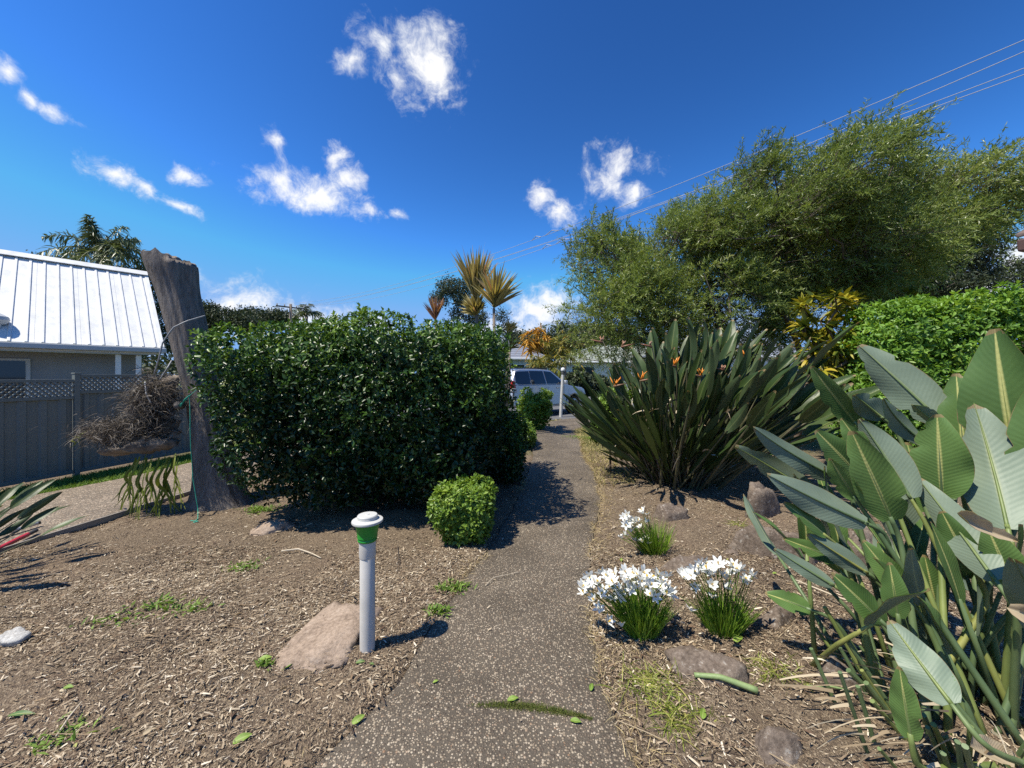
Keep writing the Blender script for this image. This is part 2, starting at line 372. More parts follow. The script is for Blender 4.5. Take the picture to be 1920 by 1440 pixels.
m, nt, b = new_mat('soil'); v = objco(nt)
geo = nt.nodes.new('ShaderNodeSeparateXYZ'); nt.links.new(v, geo.inputs[0])
soil = ramp(nt, noise(nt, v, 1.1, 6, .65), [(.3, (.125, .094, .066)), (.5, (.205, .158, .112)), (.7, (.26, .185, .13))])
vo = nt.nodes.new('ShaderNodeTexVoronoi'); vo.inputs['Scale'].default_value = 150; nt.links.new(objco(nt, (1, .8, 1)), vo.inputs['Vector'])
sp = nt.nodes.new('ShaderNodeSeparateColor'); nt.links.new(vo.outputs['Color'], sp.inputs[0])
bits = ramp(nt, sp.outputs[0], [(.0, (.05, .036, .026)), (.45, (.14, .10, .068)), (.75, (.29, .22, .14)), (1, (.48, .39, .27))])
soil = mixc(nt, .5, soil, bits)
lawn = ramp(nt, noise(nt, v, 9, 6, .7), [(.3, (.06, .085, .02)), (.55, (.13, .15, .045)), (.75, (.26, .22, .10))])
fy = nt.nodes.new('ShaderNodeMapRange'); nt.links.new(mth(nt, 'ADD', geo.outputs[1], mth(nt, 'MULTIPLY', noise(nt, v, .8, 3), 2.0)), fy.inputs['Value'])
fy.inputs['From Min'].default_value = 8.6; fy.inputs['From Max'].default_value = 10.2
nt.links.new(mixc(nt, fy.outputs[0], soil, lawn), b.inputs['Base Color']); b.inputs['Roughness'].default_value = .95; b.inputs['Specular IOR Level'].default_value = .15
bump(nt, b, mth(nt, 'ADD', noise(nt, v, 45, 6, .7), mth(nt, 'MULTIPLY', vo.outputs['Distance'], .6)), .9, .02)

smat('asphalt', [(.075, .077, .082), (.11, .112, .118), (.15, .15, .155)], 40, .85, .5, .006)
smat('kerb_concrete', [(.36, .35, .33), (.48, .47, .44)], 8, .85, .3)
leaf_mat('chip', [(0, (.05, .036, .027)), (.25, (.13, .092, .062)), (.5, (.29, .22, .145)), (.75, (.47, .385, .27)), (1, (.66, .58, .45))], .85, 0, .2)
leaf_mat('litter', [(0, (.06, .04, .03)), (.35, (.17, .11, .07)), (.7, (.36, .27, .17)), (.93, (.52, .45, .31)), (1, (.30, .33, .07))], .8, .1, .2)
leaf_mat('straw', [(0, (.30, .22, .11)), (.6, (.48, .38, .20)), (1, (.58, .48, .28))], .8, .15, .2)
leaf_mat('dry_lawn', [(0, (.16, .17, .05)), (.5, (.34, .29, .12)), (1, (.5, .41, .22))], .8, .2, .2)
leaf_mat('lawn', [(0, (.08, .15, .02)), (.6, (.16, .28, .045)), (1, (.28, .38, .09))], .6, .3, .3)
leaf_mat('moss', [(0, (.06, .085, .018)), (.6, (.11, .14, .03)), (1, (.2, .2, .06))], .7, .2, .2)

# ------------------------------------------------------------------ ground, path, driveway, road
pl = [(1.55, 1480), (578, 1440), (656, 1367), (724, 1310), (760, 1258), (797, 1200), (840, 1130), (877, 1078), (905, 1050), (945, 985), (972, 935), (992, 880), (1000, 855), (997, 823), (1010, 800)]
pr = [(0, 0), (1188, 1440), (1166, 1388), (1148, 1324), (1130, 1263), (1113, 1197), (1104, 1140), (1103, 1090), (1107, 1052), (1112, 1000), (1126, 935), (1114, 887), (1094, 858), (1090, 830), (1076, 808)]
PL = np.array([[-1.15, -1.5], [-1.0, .6]] + [G(*x) for x in pl[1:]] + [[.85, 12.9], [1.9, 14.2], [3.0, 15.0]])
PR = np.array([[.62, -1.5], [.60, .6]] + [G(*x) for x in pr[1:]] + [[2.4, 12.3], [3.2, 13.3], [4.0, 14.2]])
def resample(A, n):
    s = np.concatenate([[0], np.cumsum(np.linalg.norm(np.diff(A, axis=0), axis=1))]); t = np.linspace(0, s[-1], n)
    return np.stack([np.interp(t, s, A[:, 0]), np.interp(t, s, A[:, 1])], 1)
def smooth_line(A, k=3):
    for _ in range(k): B = A.copy(); B[1:-1] = (A[:-2] + 2 * A[1:-1] + A[2:]) / 4; A = B
    return A
NP_ = 240
PLr, PRr = smooth_line(resample(PL, NP_), 4), smooth_line(resample(PR, NP_), 4)
PLr[:, 0] += .018 * fbm(np.c_[PLr * 5, np.zeros(NP_)], 21); PRr[:, 0] += .025 * fbm(np.c_[PRr * 4, np.zeros(NP_)], 22)
PATH_POLY = np.concatenate([PLr, PRr[::-1]])
def inside(poly, xy):
    x, y = xy[:, 0], xy[:, 1]; r = np.zeros(len(x), bool); a = poly; bb = np.roll(poly, -1, 0)
    for (x0, y0), (x1, y1) in zip(a, bb):
        if y0 == y1: continue
        c = ((y0 > y) != (y1 > y)) & (x < (x1 - x0) * (y - y0) / (y1 - y0) + x0); r ^= c
    return r
def dist_poly(poly, xy, closed=True):
    d = np.full(len(xy), 1e9); a = poly; bb = np.roll(poly, -1, 0)
    if not closed: a, bb = poly[:-1], poly[1:]
    for p, q in zip(a, bb):
        e = q - p; L = max(e @ e, 1e-12); t = np.clip(((xy - p) @ e) / L, 0, 1); d = np.minimum(d, np.linalg.norm(xy - p - t[:, None] * e, axis=1))
    return d
DRIVE = np.array([(-7.1, -3.), (-4.75, -3.), (-4.72, 2.0), (-4.66, 3.5), (-4.5, 4.6), (-4.38, 5.4), (-4.1, 9.), (-4.0, 10.5), (-5.6, 10.5), (-5.95, 7.2), (-6.1, 6.05), (-6.55, 4.9)])
ROAD = np.array([(-7, 22), (-5, 15.5), (-2.5, 12.6), (0, 12.9), (2, 14.3), (4, 15.6), (7, 17.0), (14, 18.2), (70, 21), (70, 33), (14, 30), (6, 27.8), (0, 27), (-5, 25.5)], float)

xs = np.concatenate([-np.geomspace(900, 14, 22), np.arange(-13, -5.2, .4), np.arange(-5.1, 4.4, .05), np.arange(4.5, 14, .4), np.geomspace(15, 900, 22)])
ys = np.concatenate([-np.geomspace(60, 2, 8), np.arange(-1.6, 1.0, .2), np.arange(1.1, 7.0, .05), np.arange(7.1, 16, .2), np.geomspace(17, 1400, 30)])
X, Y = np.meshgrid(xs, ys); XY = np.c_[X.ravel(), Y.ravel()]
d_path = np.full(len(XY), 9.0); near = (np.abs(XY[:, 0]) < 6) & (XY[:, 1] < 16) & (XY[:, 1] > -2)
dp = dist_poly(PATH_POLY[::3], XY[near]); ip = inside(PATH_POLY[::3], XY[near]); d_path[near] = np.where(ip, -dp, dp)
def bed_height(xy):
    p3 = np.c_[xy, np.zeros(len(xy))]
    return .035 * fbm(p3 * .9, 1) + .014 * fbm(p3 * 5, 2) + .005 * vnoise(p3 * 19, 3)
w = np.clip((9.5 - XY[:, 1]) / 3, 0, 1) * np.clip((XY[:, 0] + 5.2) / .5, 0, 1)
z = -.03 + w * (.03 + bed_height(XY)); e = np.clip(d_path / .22, 0, 1)
z = np.where(d_path < 0.0, -.07, z * e + (1 - e) * (.004 + .010 * vnoise(np.c_[XY * 9, XY[:, :1]], 8)))
ind = inside(DRIVE, XY); z = np.where(ind | (XY[:, 0] < -4.9), np.minimum(z, -.05), z)
z = np.where(inside(ROAD, XY) & (XY[:, 1] > 11), np.minimum(z, -.03), z)
nx, ny = len(xs), len(ys); i = np.arange(nx * ny).reshape(ny, nx)
q = np.stack([i[:-1, :-1], i[:-1, 1:], i[1:, 1:], i[1:, :-1]], -1).reshape(-1, 4)
tag(npobj('ground', np.c_[XY, z], q, np.full(len(q), 4), 'soil', smooth=True), 'brown garden soil and lawn stretching to the horizon', kind='structure')
from math import floor
def ground_z(xy):
    """height of the garden bed"""
    xy = np.atleast_2d(xy); dpp = dist_poly(PATH_POLY[::6], xy); ipp = inside(PATH_POLY[::6], xy); e = np.clip(dpp / .22, 0, 1)
    w = np.clip((9.5 - xy[:, 1]) / 3, 0, 1) * np.clip((xy[:, 0] + 5.2) / .5, 0, 1); zz = -.03 + w * (.03 + bed_height(xy))
    return np.where(ipp, .004, zz * e + (1 - e) * .006)

def slab(name, L, Rr, z, th, mat, label, na=12, warp=.004):
    n = len(L); t = np.linspace(0, 1, na); A = L[:, None] * (1 - t)[None, :, None] + Rr[:, None] * t[None, :, None]
    zz = z + warp * fbm(np.c_[A.reshape(-1, 2) * 1.5, np.zeros(n * na)], 31); edge = np.zeros((n, na)); edge[:, 0] = edge[:, -1] = .006
    top = np.c_[A.reshape(-1, 2), zz - edge.ravel()].reshape(n, na, 3)
    lo = top[:, [0, -1]].copy(); lo[..., 2] -= th; V = np.concatenate([lo[:, :1], top, lo[:, 1:]], 1); k = na + 2
    i = np.arange(n * k).reshape(n, k); q = np.stack([i[:-1, :-1], i[:-1, 1:], i[1:, 1:], i[1:, :-1]], -1).reshape(-1, 4)
    return tag(npobj(name, V.reshape(-1, 3), q, np.full(len(q), 4), mat, smooth=False), label, kind='structure')
slab('path', PLr, PRr, .006, .08, 'path_aggregate', 'exposed aggregate concrete garden path winding towards the street')
DL = resample(np.array([(-7.1, -3.), (-6.9, 3), (-6.55, 4.9), (-6.1, 6.05), (-5.95, 7.2), (-5.6, 10.5)]), 40)
DR = resample(np.array([(-4.75, -3.), (-4.72, 2.0), (-4.66, 3.5), (-4.5, 4.6), (-4.38, 5.4), (-4.1, 9.), (-4.0, 10.5)]), 40)
slab('driveway', DL, DR, .004, .06, 'drive_aggregate', 'pale pebbled concrete driveway beside the fence')
i = np.arange(len(ROAD))
tag(npobj('road', np.c_[ROAD, np.full(len(ROAD), -.004)], i, [len(i)], 'asphalt'), 'grey asphalt street beyond the garden', kind='structure')
def kerb(pts, label):
    o = MB()
    for p, q in zip(pts, pts[1:]): o.bar((*p, .03), (*q, .03), .18, .12)
    return tag(o.build('kerb', 'kerb_concrete', bevel=.015), label, kind='structure')
kerb(resample(ROAD[9:14], 40), 'pale concrete kerb on the far side of the street')
kerb(resample(np.concatenate([ROAD[5:8], [(40, 19.5)]]), 16), 'concrete kerb on the near side of the street')
edg = MB()
for p, q in zip(DR[16:-4], DR[17:-3]): edg.bar((p[0] + .03, p[1], .005), (q[0] + .03, q[1], .005), .02, .07)
smat('weathered_board', [(.16, .14, .12), (.26, .24, .21), (.34, .31, .28)], 14, .85, .4, .004, (1, .1, 1))
tag(edg.build('edging_board', 'weathered_board'), 'thin grey edging strip between driveway and mulch', 'edging')

# ------------------------------------------------------------------ mulch, dry grass, moss
def scatter(n, x0, x1, y0, y1):
    return np.c_[x0 + rng.random(n) * (x1 - x0), y0 + rng.random(n) * (y1 - y0)]
LB = np.concatenate([PLr[(PLr[:, 1] > .9) & (PLr[:, 1] < 8)], np.array([(-4.45, 8), (-4.55, 4.6), (-4.68, 3.4), (-4.7, .9)])])
RB = np.concatenate([PRr[(PRr[:, 1] > .9) & (PRr[:, 1] < 9)], np.array([(6, 9), (6, .9)])])
xy = np.concatenate([scatter(150000, -4.7, .2, 1.1, 3.6), scatter(52000, -4.7, .3, 3.6, 8)]); xy = xy[inside(LB, xy)]
xy2 = np.concatenate([scatter(120000, .2, 4.5, 1.1, 3.6), scatter(60000, .2, 5.5, 3.6, 8)]); xy2 = xy2[inside(RB, xy2)]
xy = np.concatenate([xy, xy2]); den = fbm(np.c_[xy * 1.1, np.zeros(len(xy))], 41, 4)
xy = xy[rng.random(len(xy)) < np.clip(   .68 + .9 * den, .2, 1)]
px = scatter(9000, -1, 1.4, 1.2, 9); px = px[inside(PATH_POLY[::3], px)]; edge = dist_poly(PATH_POLY[::3], px); px = px[rng.random(len(px)) < np.exp(-edge / .10) * .8 + .012]
xy = np.concatenate([xy, px]); n = len(xy); L = np.clip(rng.lognormal(-4.42, .55, n), .005, .055); wd = np.clip(L * rng.uniform(.10, .34, n),   .002, .009)
D = np.c_[rng.normal(size=(n, 2)), rng.normal(size=n) * .16]; N = np.c_[rng.normal(size=(n, 2)) * .35, np.ones(n)]
rn = np.clip(rng.normal(.45, .26, n) + .12 * fbm(np.c_[xy * 2, np.zeros(n)], 44), 0, 1)
zc = ground_z(xy) + .003 + rng.random(n) * .010
tag(leaves('mulch_chips', CHIP, np.c_[xy, zc], D, N, wd, L, 'chip', rnd=rn, smooth=False), 'tan and brown wood chips and leaf litter covering the garden beds', 'mulch', kind='stuff')
# mixed debris: dead leaves and thin twigs
m_ = 3200; dxy = xy[rng.integers(0, len(xy) - len(px), m_)] + rng.normal(size=(m_, 2)) * .03
dxy = dxy[~inside(PATH_POLY[::3], dxy)]; m_ = len(dxy)
tag(leaves('leaf_litter', LEAF, np.c_[dxy, ground_z(dxy) + .008], np.c_[rng.normal(size=(m_, 2)), rng.normal(size=m_) * .2], np.c_[rng.normal(size=(m_, 2)) * .5, np.ones(m_)], rng.uniform(.008, .020, m_), rng.uniform(.02, .055, m_), 'litter', rnd=rng.beta(2, 2.4, m_)), 'dry fallen leaves mixed into the mulch', 'leaf litter', kind='stuff')
m_ = 1500; dxy = xy[rng.integers(0, len(xy) - len(px), m_)]
tag(blades('twig_litter', np.c_[dxy, ground_z(dxy) + .008], np.c_[rng.normal(size=(m_, 2)), np.full(m_, .06)], rng.uniform(.05, .22, m_), rng.uniform(.002, .0045, m_), .05, 'litter', prof=(1, .9, .8, .6), rnd=rng.random(m_) * .8), 'thin dry twigs and grass stems mixed into the mulch', 'twigs', kind='stuff')
# straw-coloured grass creeping over the path edges
k = rng.integers(30, NP_ - 40, 9000); side = rng.random(9000) < .6
eb = np.where(side[:, None], PRr[k], PLr[k]); off = rng.exponential(.10, 9000) * np.where(side, 1, -.45) - np.where(side, .02, -.012)
eb = eb + np.c_[off, rng.normal(size=9000) * .05]
keep = (fbm(np.c_[eb * 1.6, np.zeros(9000)], 47) + np.where(side, .35, -.12) > .05) & (eb[:, 1] > 1.2) & (eb[:, 1] < 11.5); eb = eb[keep]; n = len(eb)
tag(blades('dry_grass', np.c_[eb, ground_z(eb)], np.c_[rng.normal(size=(n, 2)) * .8, np.full(n, .55)], rng.uniform(.03, .10, n), rng.uniform(.002, .004, n), .35, 'straw', prof=(1, .9, .6, .1)),
    'straw coloured dead grass along both edges of the path', 'grass', kind='stuff')
gp = scatter(9000, 1.0, 3.6, 5.5, 10.5); gp = gp[(dist_poly(PATH_POLY[::4], gp) < .55) & ~inside(PATH_POLY[::4], gp)]
hp = scatter(16000, 1.3, 5.0, 10.5, 15.2); hp = hp[~inside(PATH_POLY[::4], hp) & ~inside(ROAD, hp)]
h2 = scatter(6000, -1.6, 1.4, 9.5, 13); h2 = h2[~inside(PATH_POLY[::4], h2) & ~inside(ROAD, h2)]; gp = np.concatenate([gp, hp, h2]); n = len(gp)
tag(blades('verge_grass', np.c_[gp, ground_z(gp) - .005], np.c_[rng.normal(size=(n, 2)) * .5, np.full(n, .8)], rng.uniform(.05, .13, n), rng.uniform(.006, .012, n), .3, 'dry_lawn', prof=(1, .8, .1)),
    'patchy yellowing grass on the verge at the end of the path', 'grass', kind='stuff')
FA, FB = np.array([-7.62, 3.6]), np.array([-6.38, 9.4])
n = 26000; t = rng.random(n); a = FA + (FB - FA) * t[:, None]; b_ = np.stack([np.interp(a[:, 1], DL[:, 1], DL[:, 0]), a[:, 1]], 1); s = rng.random(n)[:, None]
gp = a * (1 - s) + b_ * s + np.array([.03, 0])
tag(blades('grass_strip', np.c_[gp, np.full(n, -.05)], np.c_[rng.normal(size=(n, 2)) * .5, np.full(n, .9)], rng.uniform(.07, .15, n), rng.uniform(.006, .012, n), .35, 'lawn', prof=(1, .9, .6, .1)),
    'green grass strip between the fence and the driveway', 'grass', kind='stuff')
n = 16000; gp = scatter(n, 2, 26, 27.2, 33); gp = gp[~inside(ROAD, gp)]
gp = np.concatenate([gp, scatter(9000, 3, 9, 15.2, 17.0)]); gp = gp[~inside(ROAD, gp)]; n = len(gp)
tag(blades('far_lawn', np.c_[gp, np.full(n, -.04)], np.c_[rng.normal(size=(n, 2)) * .4, np.full(n, .9)], rng.uniform(.12, .22, n), rng.uniform(.04, .08, n), .3, 'lawn', prof=(1, .7, .1)),
    'green lawn on the far side of the street', 'grass', kind='stuff')
# moss filling the joint across the path
t = rng.beta(2.2, 1.8, 2600); c0, c1 = G(878, 1326), G(1112, 1352); mp = c0 + (c1 - c0) * t[:, None] + np.c_[np.zeros(2600), rng.normal(size=2600) * .010 * (np.sin(np.clip(t, 0, 1) * math.pi) + .15)]
mp[:, 1] += .03 * np.sin(t * 3.1)
tag(blades('moss', np.c_[mp, np.full(2600, .004)], np.c_[rng.normal(size=(2600, 2)) * .6, np.full(2600, .7)], rng.uniform(.010, .028, 2600), .0028, .3, 'moss', prof=(1, .8, .1)),
    'green moss growing in the joint across the path', 'moss', kind='stuff')
# small weeds in the left bed
wp = []
for u, v, s, k in ((455, 1062, .15, 80), (355, 1150, .13, 70), (230, 1168, .2, 70), (300, 1140, .12, 60), (110, 1395, .12, 50), (490, 955, .2, 260), (1090, 820, .5, 300), (850, 1105, .12, 150), (820, 1150, .08, 80), (500, 1250, .05, 30)):
    c = G(u, v); wp.append(c + rng.normal(size=(k, 2)) * s * np.array([.5, .28]))
wp = np.concatenate(wp); n = len(wp)
tag(leaves('weeds', SLIM, np.c_[wp, ground_z(wp) + .004], np.c_[rng.normal(size=(n, 2)), np.full(n, .5)], np.c_[rng.normal(size=(n, 2)) * .4, np.ones(n)], rng.uniform(.008, .016, n), rng.uniform(.03, .07, n), 'lawn'),
    'small green weeds sprouting through the mulch', 'weeds', kind='stuff')

# ------------------------------------------------------------------ building materials
smat('fence_paint', [(.14, .155, .14), (.175, .19, .172)], 3, .55, .05)
smat('roof_white', [(.56, .57, .54), (.70, .70, .67), (.76, .76, .73)], 3.5, .5, .08, .004, (1, 1, .35), detail=9)
smat('gutter_grey', [(.40, .42, .43), (.48, .50, .51)], 3, .5, .05)
smat('wall_grey', [(.22, .235, .25), (.28, .295, .31)], 2, .8, .15)
smat('white_paint', [(.72, .72, .70), (.82, .82, .80)], 3, .6, .05)
smat('pale_blue_wall', [(.55, .64, .66), (.66, .73, .74)], 3, .8, .1)
smat('brick_white', [(.62, .62, .60), (.76, .76, .74)], 14, .85, .3)
smat('tile_green', [(.20, .235, .20), (.30, .33, .285), (.40, .42, .37)], 5, .8, .3)
smat('tile_blue', [(.16, .18, .22), (.24, .26, .31)], 5, .7, .3)
smat('tile_brown', [(.10, .075, .065), (.17, .12, .10)], 12, .8, .4)
smat('fascia_brown', [(.13, .07, .06), (.17, .10, .085)], 5, .6, .1)
smat('dark_metal', [(.03, .03, .032), (.05, .05, .052)], 8, .5, .1)
smat('timber_pole', [(.12, .095, .075), (.2, .165, .13)], 10, .9, .4, .01, (1, 1, .1))
smat('wire_grey', [(.30, .31, .33), (.38, .39, .41)], 5, .5, 0)
smat('insulator', [(.35, .33, .31), (.45, .43, .41)], 5, .4, 0)
def glass(name, c, rough=.06):
    m, nt, b = new_mat(name); nt.links.new(ramp(nt, noise(nt, objco(nt), 1.5, 3), [tuple(x * .8 for x in c), c]), b.inputs['Base Color']); b.inputs['Roughness'].default_value = rough; b.inputs['Specular IOR Level'].default_value = .6
glass('window_glass', (.035, .045, .055)); glass('car_glass', (.012, .017, .026), .04)

# ------------------------------------------------------------------ left fence
fdir = (FB - FA) / np.linalg.norm(FB - FA); fdir3 = np.array([*fdir, 0]); fn = np.array([fdir[1], -fdir[0], 0])
fen = empty('metal_fence', (*FA, 0), 'grey green metal panel fence with lattice top beside the driveway', 'fence')
post_s = [-.05, (6.22 - FA[1]) / fdir[1], (6.22 - FA[1]) / fdir[1] + 2.4]
def fp(s, z, off=0): return np.array([FA[0], FA[1], 0]) + fdir3 * s + fn * off + np.array([0, 0, z])
for s, h in zip(post_s, (1.56, 1.63, 1.63)):
    MB().box(fp(s, h / 2 - .05), (.07, .07, h + .1), (fdir3, fn, (0, 0, 1))).build('post', 'fence_paint', fen, bevel=.006)
    MB().box(fp(s, h + .012), (.085, .085, .02), (fdir3, fn, (0, 0, 1))).build('post_cap', 'fence_paint', fen, bevel=.004)
def panel(s0, s1, top):
    a, b_ = s0 + .04, s1 - .04
    for z, hh, w_ in ((top, .045, .06), (top - .27, .05, .05), (.06, .06, .05)):
        MB().bar(fp(a, z), fp(b_, z), w_, hh).build('rail', 'fence_paint', fen, bevel=.004)
    lat = MB(); z0, z1 = top - .245, top - .023; hgt = z1 - z0; n = int((b_ - a + hgt) / .075)
    for i in range(n):
        for sg, off in ((1, .006), (-1, -.006)):
            x0 = a - hgt + i * .075; pts = [(x0, z0), (x0 + hgt, z1)]; lo, hi = max(pts[0][0], a), min(pts[1][0], b_)
            if hi - lo < .02: continue
            zl, zh = z0 + (lo - x0), z0 + (hi - x0)
            p, q = ((fp(lo, zl, off), fp(hi, zh, off)) if sg > 0 else (fp(lo, z1 + z0 - zl, off), fp(hi, z1 + z0 - zh, off)))
            lat.bar(p, q, .007, .042, up=fn)
    lat.build('lattice', 'fence_paint', fen)
    k = 3; wd = (b_ - a) / k; prof = [(0, 0), (.06, 0), (.085, .025), (.16, .025), (.185, 0)]; pitch = wd / 4
    for j in range(k):
        pts = []
        for r in range(4):
            for x, y in prof: pts.append((a + j * wd + (r + x / .26) * pitch, y * .9 - .012 + .0015 * (j % 2)))
        pts.append((a + (j + 1) * wd, -.012 + .0015 * (j % 2)))
        fr = [fp(s, .08, o) for s, o in pts] + [fp(s, top - .29, o) for s, o in pts]; n = len(pts); bk = [x - fn * .004 for x in fr]
        MB().add(fr + bk, [(i, i + 1, n + i + 1, n + i) for i in range(n - 1)] + [(2 * n + i, 3 * n + i, 3 * n + i + 1, 2 * n + i + 1) for i in range(n - 1)]).build('panel_sheet', 'fence_paint', fen)
panel(post_s[0], post_s[1], 1.525); panel(post_s[1], post_s[2], 1.605)

# ------------------------------------------------------------------ left house with white ribbed roof
th = R(50); ha = np.array([-math.cos(th), -math.sin(th), 0]); hn = np.array([-math.sin(th), math.cos(th), 0]); UP = np.array([0, 0, 1.])
E0 = P(302, 652, 11.0); Rg = P(270, 514, 13.0); span = 3.1; rise = Rg[2] - E0[2]; HL = 7.5
hs_ = empty('roofed_house', (*(E0 + ha * 3 + hn * 3)[:2], 0), 'house with white ribbed metal roof behind the fence', 'house')
def hp(a, n, z): return E0 + ha * a + hn * n + UP * z
sl = np.array(hn * span + UP * rise); sll = np.linalg.norm(sl); sl = sl / sll; up_n = np.cross(sl, ha); up_n = up_n if up_n[2] > 0 else -up_n
# roof sheets, one per 0.76 m of cover, each with its ribs
for j in range(10):
    a0, a1 = j * .76, j * .76 + .757
    b0 = [hp(a0, 0, 0), hp(a1, 0, 0), hp(a1, span, rise), hp(a0, span, rise)]
    rf = MB().hexa([x - up_n * .012 for x in b0], b0).build('roof_sheet', 'roof_white', hs_)
    for k in range(3):
        ac = a0 + .12 + k * .253
        MB().bar(hp(ac, 0, 0) + up_n * .012, hp(ac, 0, 0) + sl * (sll - .1) + up_n * .012, .05, .028, up=up_n).build('rib', 'roof_white', rf, bevel=.008)
    bk = [hp(a0, 2 * span, 0), hp(a1, 2 * span, 0), hp(a1, span, rise), hp(a0, span, rise)]
    MB().hexa([x - UP * .014 for x in bk], bk).build('roof_sheet', 'roof_white', hs_)
MB().bar(hp(-.06, span - .09, rise + .015), hp(HL, span - .09, rise + .015), .24, .02, up=up_n).bar(hp(-.06, span + .09, rise + .012), hp(HL, span + .09, rise + .012), .2, .02, up=(-up_n[0], -up_n[1], up_n[2])).build('ridge_cap', 'roof_white', hs_)
MB().hexa([hp(-.07, -.02, -.10), hp(.02, -.02, -.10), hp(.02, span, rise - .10), hp(-.07, span, rise - .10)], [hp(-.07, -.02, .035), hp(.02, -.02, .035), hp(.02, span, rise + .035), hp(-.07, span, rise + .035)]).build('barge_board', 'roof_white', hs_)
MB().bar(hp(-.1, -.09, -.085), hp(HL, -.09, -.085), .13, .13).build('gutter', 'gutter_grey', hs_, bevel=.02)
MB().bar(hp(.1, .02, -.12), hp(HL, .02, -.12), .03, .2).build('fascia', 'gutter_grey', hs_)
wz = E0[2] - .2
MB().box(hp(.35 + HL / 2, span, 0)[:2].tolist() + [wz / 2], (HL, 2 * span - 1.5, wz), (ha, hn, UP)).build('wall', 'wall_grey', hs_)
MB().hexa([hp(.33, .5, -.2), hp(.33, 2 * span - .5, -.2), hp(.33, span, rise - .1)], [hp(.42, .5, -.2), hp(.42, 2 * span - .5, -.2), hp(.42, span, rise - .1)]).build('gable_wall', 'wall_grey', hs_)
MB().box(hp(HL / 2, .45, -.17), (HL, .9, .02), (ha, hn, UP)).build('soffit', 'white_paint', hs_)
for a in (.45, .85):
    MB().box(hp(a, .16, 0)[:2].tolist() + [wz / 2 - .03], (.11, .11, wz), (ha, hn, UP)).build('verandah_post', 'white_paint', hs_, bevel=.006)
wdw = MB().box(hp(3.3, .735, -.95), (1.9, .03, 1.15), (ha, hn, UP)).build('window', 'gutter_grey', hs_, bevel=.005)
for a in (2.85, 3.75): MB().box(hp(a, .715, -.95), (.84, .012, 1.03), (ha, hn, UP)).build('pane', 'window_glass', wdw)
vb = hp(2.9, .42, rise * .42 / span)
o = MB().lathe([(.13, -.12), (.13, .05), (.2, .07), (.26, .16), (.24, .24), (.12, .32), (.0, .34)], vb, 16); o.build('roof_vent', 'gutter_grey', hs_, smooth=True, auto=40)

# ------------------------------------------------------------------ houses across the street
def tiled_house(name, label, c, L, D, wall_h, rise, rot, wallm, roofm, wins, gable=None, base=0):
    ca, sa = math.cos(rot), math.sin(rot); A = np.array([ca, sa, 0]); B = np.array([-sa, ca, 0]); c = np.array([*c, 0])
    o = empty(name, c, label, 'house'); q = lambda x, y, z: c + A * x + B * y + UP * (z + base)
    MB().box(q(0, 0, wall_h / 2 - .2), (L, D, wall_h + .4), (A, B, UP)).build('wall', wallm, o)
    ov = .55; ex, ey, ez = L / 2 + ov, D / 2 + ov, wall_h - .05; rl = L / 2 - D / 2 + .2
    # hip roof in courses of tiles
    n = 12
    for i in range(n):
        f0, f1 = i / n, (i + 1) / n + .004
        def ring(f, dz): 
            x, y = ex + (rl - ex) * f, ey * (1 - f); return [q(-x, -y, ez + rise * f + dz), q(x, -y, ez + rise * f + dz), q(x, y, ez + rise * f + dz), q(-x, y, ez + rise * f + dz)]
        MB().hexa(ring(f0, .035), ring(min(f1, .995), .0)).build('tile_course', roofm, o)
    for sx in (-1, 1):
        for sy in (-1, 1): MB().bar(q(sx * ex, sy * ey, ez + .05), q(sx * rl, 0, ez + rise + .05), .16, .07).build('hip_cap', roofm, o, bevel=.02)
    MB().bar(q(-rl, 0, ez + rise + .05), q(rl, 0, ez + rise + .05), .18, .09).build('ridge_cap', roofm, o, bevel=.03)
    MB().bar(q(-ex, -ey - .05, ez - .03), q(ex, -ey - .05, ez - .03), .12, .13).build('gutter', 'white_paint', o, bevel=.02)
    for x, z, w_, h in wins:
        f = MB().box(q(x, -D / 2 - .02, z), (w_ + .12, .06, h + .12), (A, B, UP)).build('window', 'white_paint', o)
        for k in (-1, 1): MB().box(q(x + k * w_ / 4, -D / 2 - .052, z), (w_ / 2 - .05, .012, h), (A, B, UP)).build('pane', 'window_glass', f)
    if gable:
        gx, gw, gd, gh = gable
        MB().box(q(gx, -D / 2 - gd / 2, wall_h / 2 - .2), (gw, gd, wall_h + .39), (A, B, UP)).build('wing_wall', wallm, o)
        e = .4; y0, y1 = -D / 2 - gd - e, -D / 2 + D * .3
        for s in (-1, 1):
            t = [q(gx + s * (gw / 2 + e), y0, wall_h - .1), q(gx, y0, wall_h + gh), q(gx, y1, wall_h + gh), q(gx + s * (gw / 2 + e), y1, wall_h - .1)]
            MB().hexa([x - UP * .06 for x in t], t).build('wing_roof', roofm, o)
        MB().hexa([q(gx - gw / 2, y0 + e, wall_h - .1), q(gx + gw / 2, y0 + e, wall_h - .1), q(gx, y0 + e, wall_h + gh - .1)], [q(gx - gw / 2, y0 + e + .1, wall_h - .1), q(gx + gw / 2, y0 + e + .1, wall_h - .1), q(gx, y0 + e + .1, wall_h + gh - .1)]).build('gable_wall', wallm, o)
    return o
tiled_house('tiled_house', 'low white house with grey green tiled roof across the street', (11.2, 39), 13, 8, 2.7, 1.75, R(-4), 'brick_white', 'tile_green',
            [(-4.4, 1.55, 2.0, 1.3), (-1.2, 1.55, 1.4, 1.3), (2.4, 1.55, 2.2, 1.3)], gable=(4.0, 3.6, 1.6, 1.2), base=.25)
MB_ = MB()
